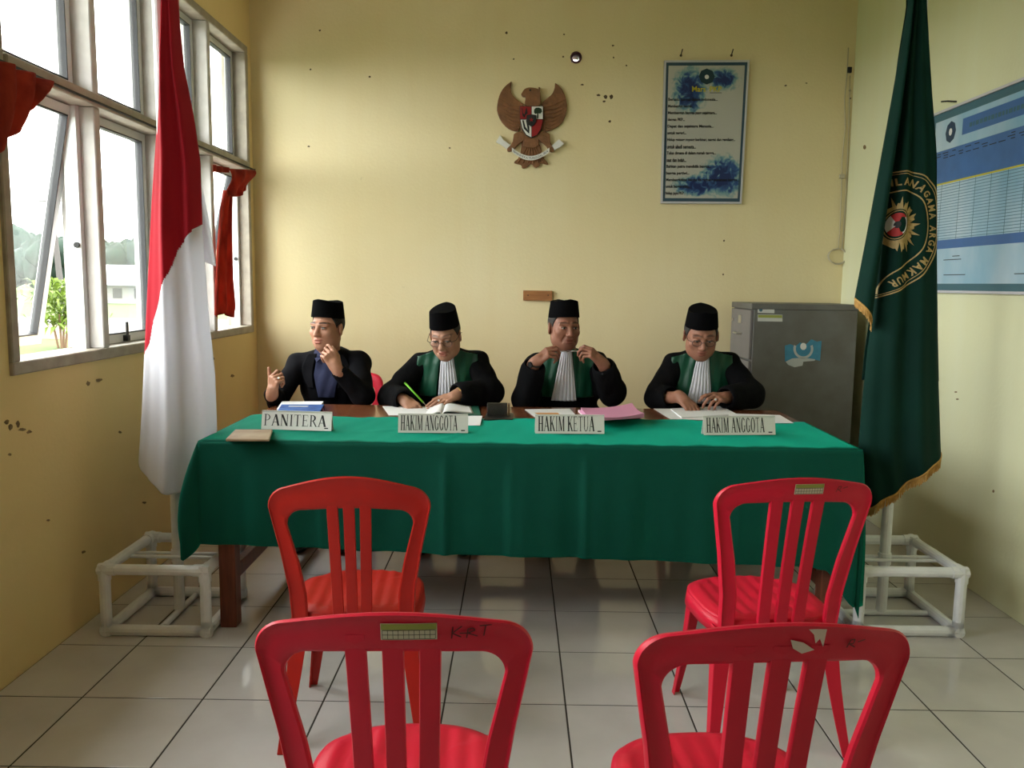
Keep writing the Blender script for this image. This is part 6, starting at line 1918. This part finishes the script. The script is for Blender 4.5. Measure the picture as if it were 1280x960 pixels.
        for sg in (-1, 1):
            a_ = lambda z, sg=sg: neck[0]+sg*(0.050+0.020*math.sin(PI*min(1, (zt-z)/(zt-zb))))
            b_ = lambda z, sg=sg: neck[0]+sg*(0.082+0.050*math.sin(PI*min(1, max(0, (zt+0.02-z)/(zt-zb)*1.1)))**0.8)
            front_patch('lapel', (a_ if sg > 0 else b_), (b_ if sg > 0 else a_), zb+0.05, zt+0.012, 0.017, M['jacket'], nx=8)
            # shirt collar wings
            c1 = neck+np.array([sg*0.012, -0.066, -0.012]); 
            MB().add([c1, neck+np.array([sg*0.058, -0.030, 0.030]), neck+np.array([sg*0.070, -0.052, -0.012]), neck+np.array([sg*0.044, -0.090, -0.048])], [(0,1,2,3)]).build('collar_wing', M['shirt'], body, fix=False, solid=0.004)
    # ---- trousers and shoes
    Ft = Field((pel[0]-0.26, pel[1]-0.50, 0.0), (pel[0]+0.26, pel[1]+0.2, 0.66), 0.009)
    for hp, kn, an in knees:
        Ft.cone(hp, kn, 0.080, 0.062, 0.02); Ft.cone(kn, an, 0.062, 0.050, 0.02)
    Ft.ell(pel, (0.155, 0.12, 0.085), None, 0.03)
    field_mesh('trousers', Ft.mesh(), M['trousers'], body, 1)
    for hp, kn, an in knees:
        Fs = Field(an-np.array([0.08, 0.26, 0.1]), an+np.array([0.08, 0.12, 0.06]), 0.005)
        Fs.ell((an[0], an[1]-0.06, 0.030), (0.043, 0.125, 0.036), None, 0); Fs.ell((an[0], an[1]+0.01, 0.05), (0.038, 0.055, 0.045), None, 0.02)
        def under(x, y, z): return z-0.004+0*x+0*y
        Fs.put(under, Fs.lo, Fs.lo+np.array([0.16, 0.4, 0.12]), 0, 's')
        field_mesh('shoe', Fs.mesh(), M['shoe'], body, 1)
    # ---- worn details
    fn = lambda x, y, z: tuple(T_(x, y, z))
    if sp.get('glasses'): spectacles(fn, body)
    def wristband(s, m, face):
        W_, E_ = J['w'+s], J['e'+s]; dW = unit(W_-E_); c = W_-dW*0.004
        a = unit(np.cross(dW, [0.3, 0.2, 1.0])); b = np.cross(dW, a)
        MB().tube([tuple(c+(a*math.cos(q)+b*math.sin(q))*0.0315) for q in [2*PI*k/20 for k in range(20)]], 0.0055, 6, closed=True).build('watch_strap', m, body, sm=True)
        up = unit(np.array(face)-dW*np.dot(face, dW)); MB().tube([tuple(c+up*0.030), tuple(c+up*0.038)], 0.016, 14).build('watch_face', m, body)
    if sp.get('watch'): wristband(*sp['watch'])
    for (s, fi, t_) in sp.get('rings', []):
        p0, p1 = hands[s][fi][0], hands[s][fi][1]; ax = unit(p1-p0); c = p0+(p1-p0)*t_
        a = unit(np.cross(ax, [0.1, 0.3, 1])); b = np.cross(ax, a)
        MB().tube([tuple(c+(a*math.cos(q)+b*math.sin(q))*0.0098) for q in [2*PI*k/14 for k in range(14)]], 0.0022, 5, closed=True).build('ring', M['brass'], body)
        MB().tube([tuple(c+unit([0, -1, 0.5])*0.009), tuple(c+unit([0, -1, 0.5])*0.014)], 0.0055, 8).build('ring_stone', M['badge_white'], body)
    return body, hands, J, H, R

relaxed = [(0.35, 0.45, 0.25)]*4
P1 = dict(label='young man in black jacket and navy shirt, hand raised to his mouth', head_px=(409, 411.5), head_y=4.38, rot=(-0.36, 0.02, 0.02), skin=(0.44, 0.215, 0.135), robe=False,
    joints=dict(sl=(372, 452, 4.50), sr=(449, 449, 4.46), el=(347, 499, 4.36), er=(453, 494, 4.27), wl=(340, 493, 4.10), wr=(421, 461, 4.16)), pel_y=4.60, pel_dx=0.02,
    hand_l=dict(d=(0.22, -0.25, 0.9), n=(-0.6, -0.75, -0.1), curl=[(0.9, 1.2, 0.7), (1.3, 1.4, 0.8), (1.4, 1.4, 0.8), (1.4, 1.4, 0.8)], thumb=dict(a=(0.6, 0.6, -0.3), b=(0.85, 0.5, -0.1), c=(0.9, 0.4, 0))),
    hand_r=dict(d=(-0.46, -0.02, 0.88), n=(0.45, -0.85, 0.25), curl=[(0.55, 0.75, 0.5), (0.9, 1.0, 0.6), (1.1, 1.1, 0.6), (1.2, 1.1, 0.6)], thumb=dict(a=(0.7, 0.45, -0.5), b=(0.85, 0.2, -0.5), c=(0.9, 0.1, -0.4))),
    rings=[('l', 2, 0.5)], brow=0.9, gaze=-0.002, hair='hair', chest_w=0.180, cuff_l=0.96, cuff_r=0.90)
P2 = dict(label='bespectacled man in black and green robe bending over to write', head_px=(557, 421), head_y=4.27, rot=(-0.16, 0.34, -0.05), skin=(0.42, 0.215, 0.14), robe=True, w=0.95,
    joints=dict(sl=(524, 452, 4.46), sr=(597, 449, 4.46), el=(490, 494, 4.33), er=(612, 489, 4.32), wl=(505, 500, 4.16), wr=(573, 493, 4.17)), pel_y=4.58,
    hand_l=dict(d=(0.55, -0.55, -0.28), n=(-0.25, -0.35, 0.9), curl=[(0.55, 0.7, 0.4), (0.8, 0.9, 0.5), (1.0, 1.0, 0.5), (1.1, 1.0, 0.5)], thumb=dict(a=(0.75, 0.4, -0.5), b=(0.9, 0.0, -0.4), c=(0.95, -0.2, -0.3))),
    hand_r=dict(d=(-0.80, -0.55, -0.26), n=(-0.1, -0.40, 0.9), curl=[(0.12, 0.22, 0.12), (0.12, 0.25, 0.12), (0.15, 0.25, 0.15), (0.2, 0.3, 0.15)], spread=0.09, thumb=dict(a=(0.6, 0.7, -0.25), b=(0.85, 0.4, -0.2), c=(0.95, 0.2, -0.1))),
    glasses=True, eyes_down=True, mouth_open=True, lines=True, watch=('r', M['brass'], (0.2, -0.5, 0.8)), rings=[('l', 1, 0.5), ('r', 1, 0.5)], brow=0.6, hair='hair_grey', cap_h=0.004, chest_w=0.185, jab_x=at(559, 497, Y=4.25)[0], jab_w=0.028, brow_col=(0.03, 0.026, 0.024))
P3 = dict(label='man in black and green robe holding a pair of spectacles before his chest', head_px=(705, 411), head_y=4.40, rot=(0.30, 0.04, 0.0), skin=(0.30, 0.130, 0.082), robe=True, w=1.0,
    joints=dict(sl=(670, 452, 4.50), sr=(745, 450, 4.50), el=(657, 498, 4.34), er=(765, 490, 4.36), wl=(669, 453, 4.22), wr=(753, 454, 4.22)), pel_y=4.60,
    hand_l=dict(d=(0.74, -0.2, 0.62), n=(-0.45, -0.60, 0.65), curl=[(0.55, 0.9, 0.6), (0.7, 1.0, 0.6), (0.9, 1.0, 0.6), (1.0, 1.0, 0.6)], thumb=dict(a=(0.75, 0.3, -0.6), b=(0.9, 0.0, -0.4), c=(0.95, 0.0, -0.3))),
    hand_r=dict(d=(-0.72, -0.2, 0.66), n=(0.45, -0.60, 0.65), curl=[(0.55, 0.9, 0.6), (0.7, 1.0, 0.6), (0.9, 1.0, 0.6), (1.0, 1.0, 0.6)], thumb=dict(a=(0.75, 0.3, -0.6), b=(0.9, 0.0, -0.4), c=(0.95, 0.0, -0.3))),
    watch=('l', M['dark'], (-0.5, -0.8, 0.3)), lines=True, brow=0.7, hair='hair_grey', chest_w=0.190, jab_x=at(706, 507, Y=4.3)[0], jab_w=0.036, cuff_l=0.80, cuff_r=0.80, stubble=0.3)
P4 = dict(label='bespectacled man in black and green robe pointing at papers near the cabinet', head_px=(876, 421), head_y=4.27, rot=(-0.05, 0.33, 0.0), skin=(0.34, 0.155, 0.100), robe=True, w=1.06,
    joints=dict(sl=(842, 452, 4.46), sr=(911, 451, 4.46), el=(821, 496, 4.36), er=(939, 492, 4.34), wl=(851, 497, 4.18), wr=(908, 497, 4.20)), pel_y=4.58,
    hand_l=dict(d=(0.42, -0.62, -0.42), n=(0.05, -0.42, 0.9), curl=[(0.35, 0.45, 0.3), (0.45, 0.5, 0.3), (0.5, 0.5, 0.3), (0.6, 0.5, 0.3)], spread=0.07),
    hand_r=dict(d=(-0.62, -0.55, 0.10), n=(0.15, -0.45, 0.88), curl=[(0.3, 0.5, 0.4), (0.5, 0.8, 0.5), (0.7, 0.9, 0.5), (0.8, 0.9, 0.5)], spread=0.08),
    glasses=True, eyes_down=True, rings=[('r', 2, 0.5)], brow=0.7, hair='hair_grey', chest_w=0.190, jab_x=at(879, 505, Y=4.27)[0], jab_w=0.034, cuff_l=0.45, cuff_r=0.92, stubble=0.25)
people = [make_person(q) for q in (P1, P2, P3, P4)]

# pen in the writing hand
hd = people[1][1]['l']
tip = (hd[0][3]+hd['thumb'][3])/2
pt = np.array([tip[0]+0.004, tip[1]-0.008, ZW+0.016]); pu = at(507.5, 480, Y=tip[1]+0.02)
pe = thing('pen', pt, 'green pen in the hand of the writing man', 'pen')
M['green_pen'] = mat('bright_green_plastic', (0.16, 0.50, 0.03), 0.3)
dv = unit(pu-pt)
MB().tube([pt+dv*0.018, pu], [0.0045, 0.0052], 10).build('barrel', M['green_pen'], pe, sm=True); MB().tube([pt, pt+dv*0.018], [0.0008, 0.0042], 8).build('tip', M['chrome'], pe)
MB().tube([pu, pu+dv*0.01], [0.0052, 0.004], 8).build('cap', M['green_pen'], pe)
# spectacles held by the presiding judge
hl, hr = people[2][1]['l'], people[2][1]['r']
a, b_ = (hl[0][3]+hl['thumb'][3])/2, (hr[0][3]+hr['thumb'][3])/2
c = (a+b_)/2
gl = thing('spectacles', c, 'thin spectacles held in both hands by the presiding judge', 'spectacles')
ax = unit(b_-a); dn = np.array([0.0, 0.25, -1.0]); dn = unit(dn-ax*np.dot(dn, ax)); fw = np.cross(ax, dn)
for sg in (-1, 1):
    ring = [tuple(c+ax*(sg*0.030+0.021*math.cos(2*PI*k/18))+dn*(0.004+0.006*math.sin(2*PI*k/18))+fw*0.012*math.sin(2*PI*k/18)) for k in range(18)]
    MB().tube(ring, 0.0015, 6, closed=True).build('rim', M['chrome'], gl)
    MB().add(ring, [tuple(range(18))]).build('lens', M['lens'], gl, fix=False)
    MB().tube([tuple(c+ax*sg*0.051), tuple(b_ if sg > 0 else a)], 0.0017, 6).build('temple', M['chrome'], gl)
MB().tube([tuple(c-ax*0.010), tuple(c+ax*0.010)], 0.0015, 6).build('bridge', M['chrome'], gl)
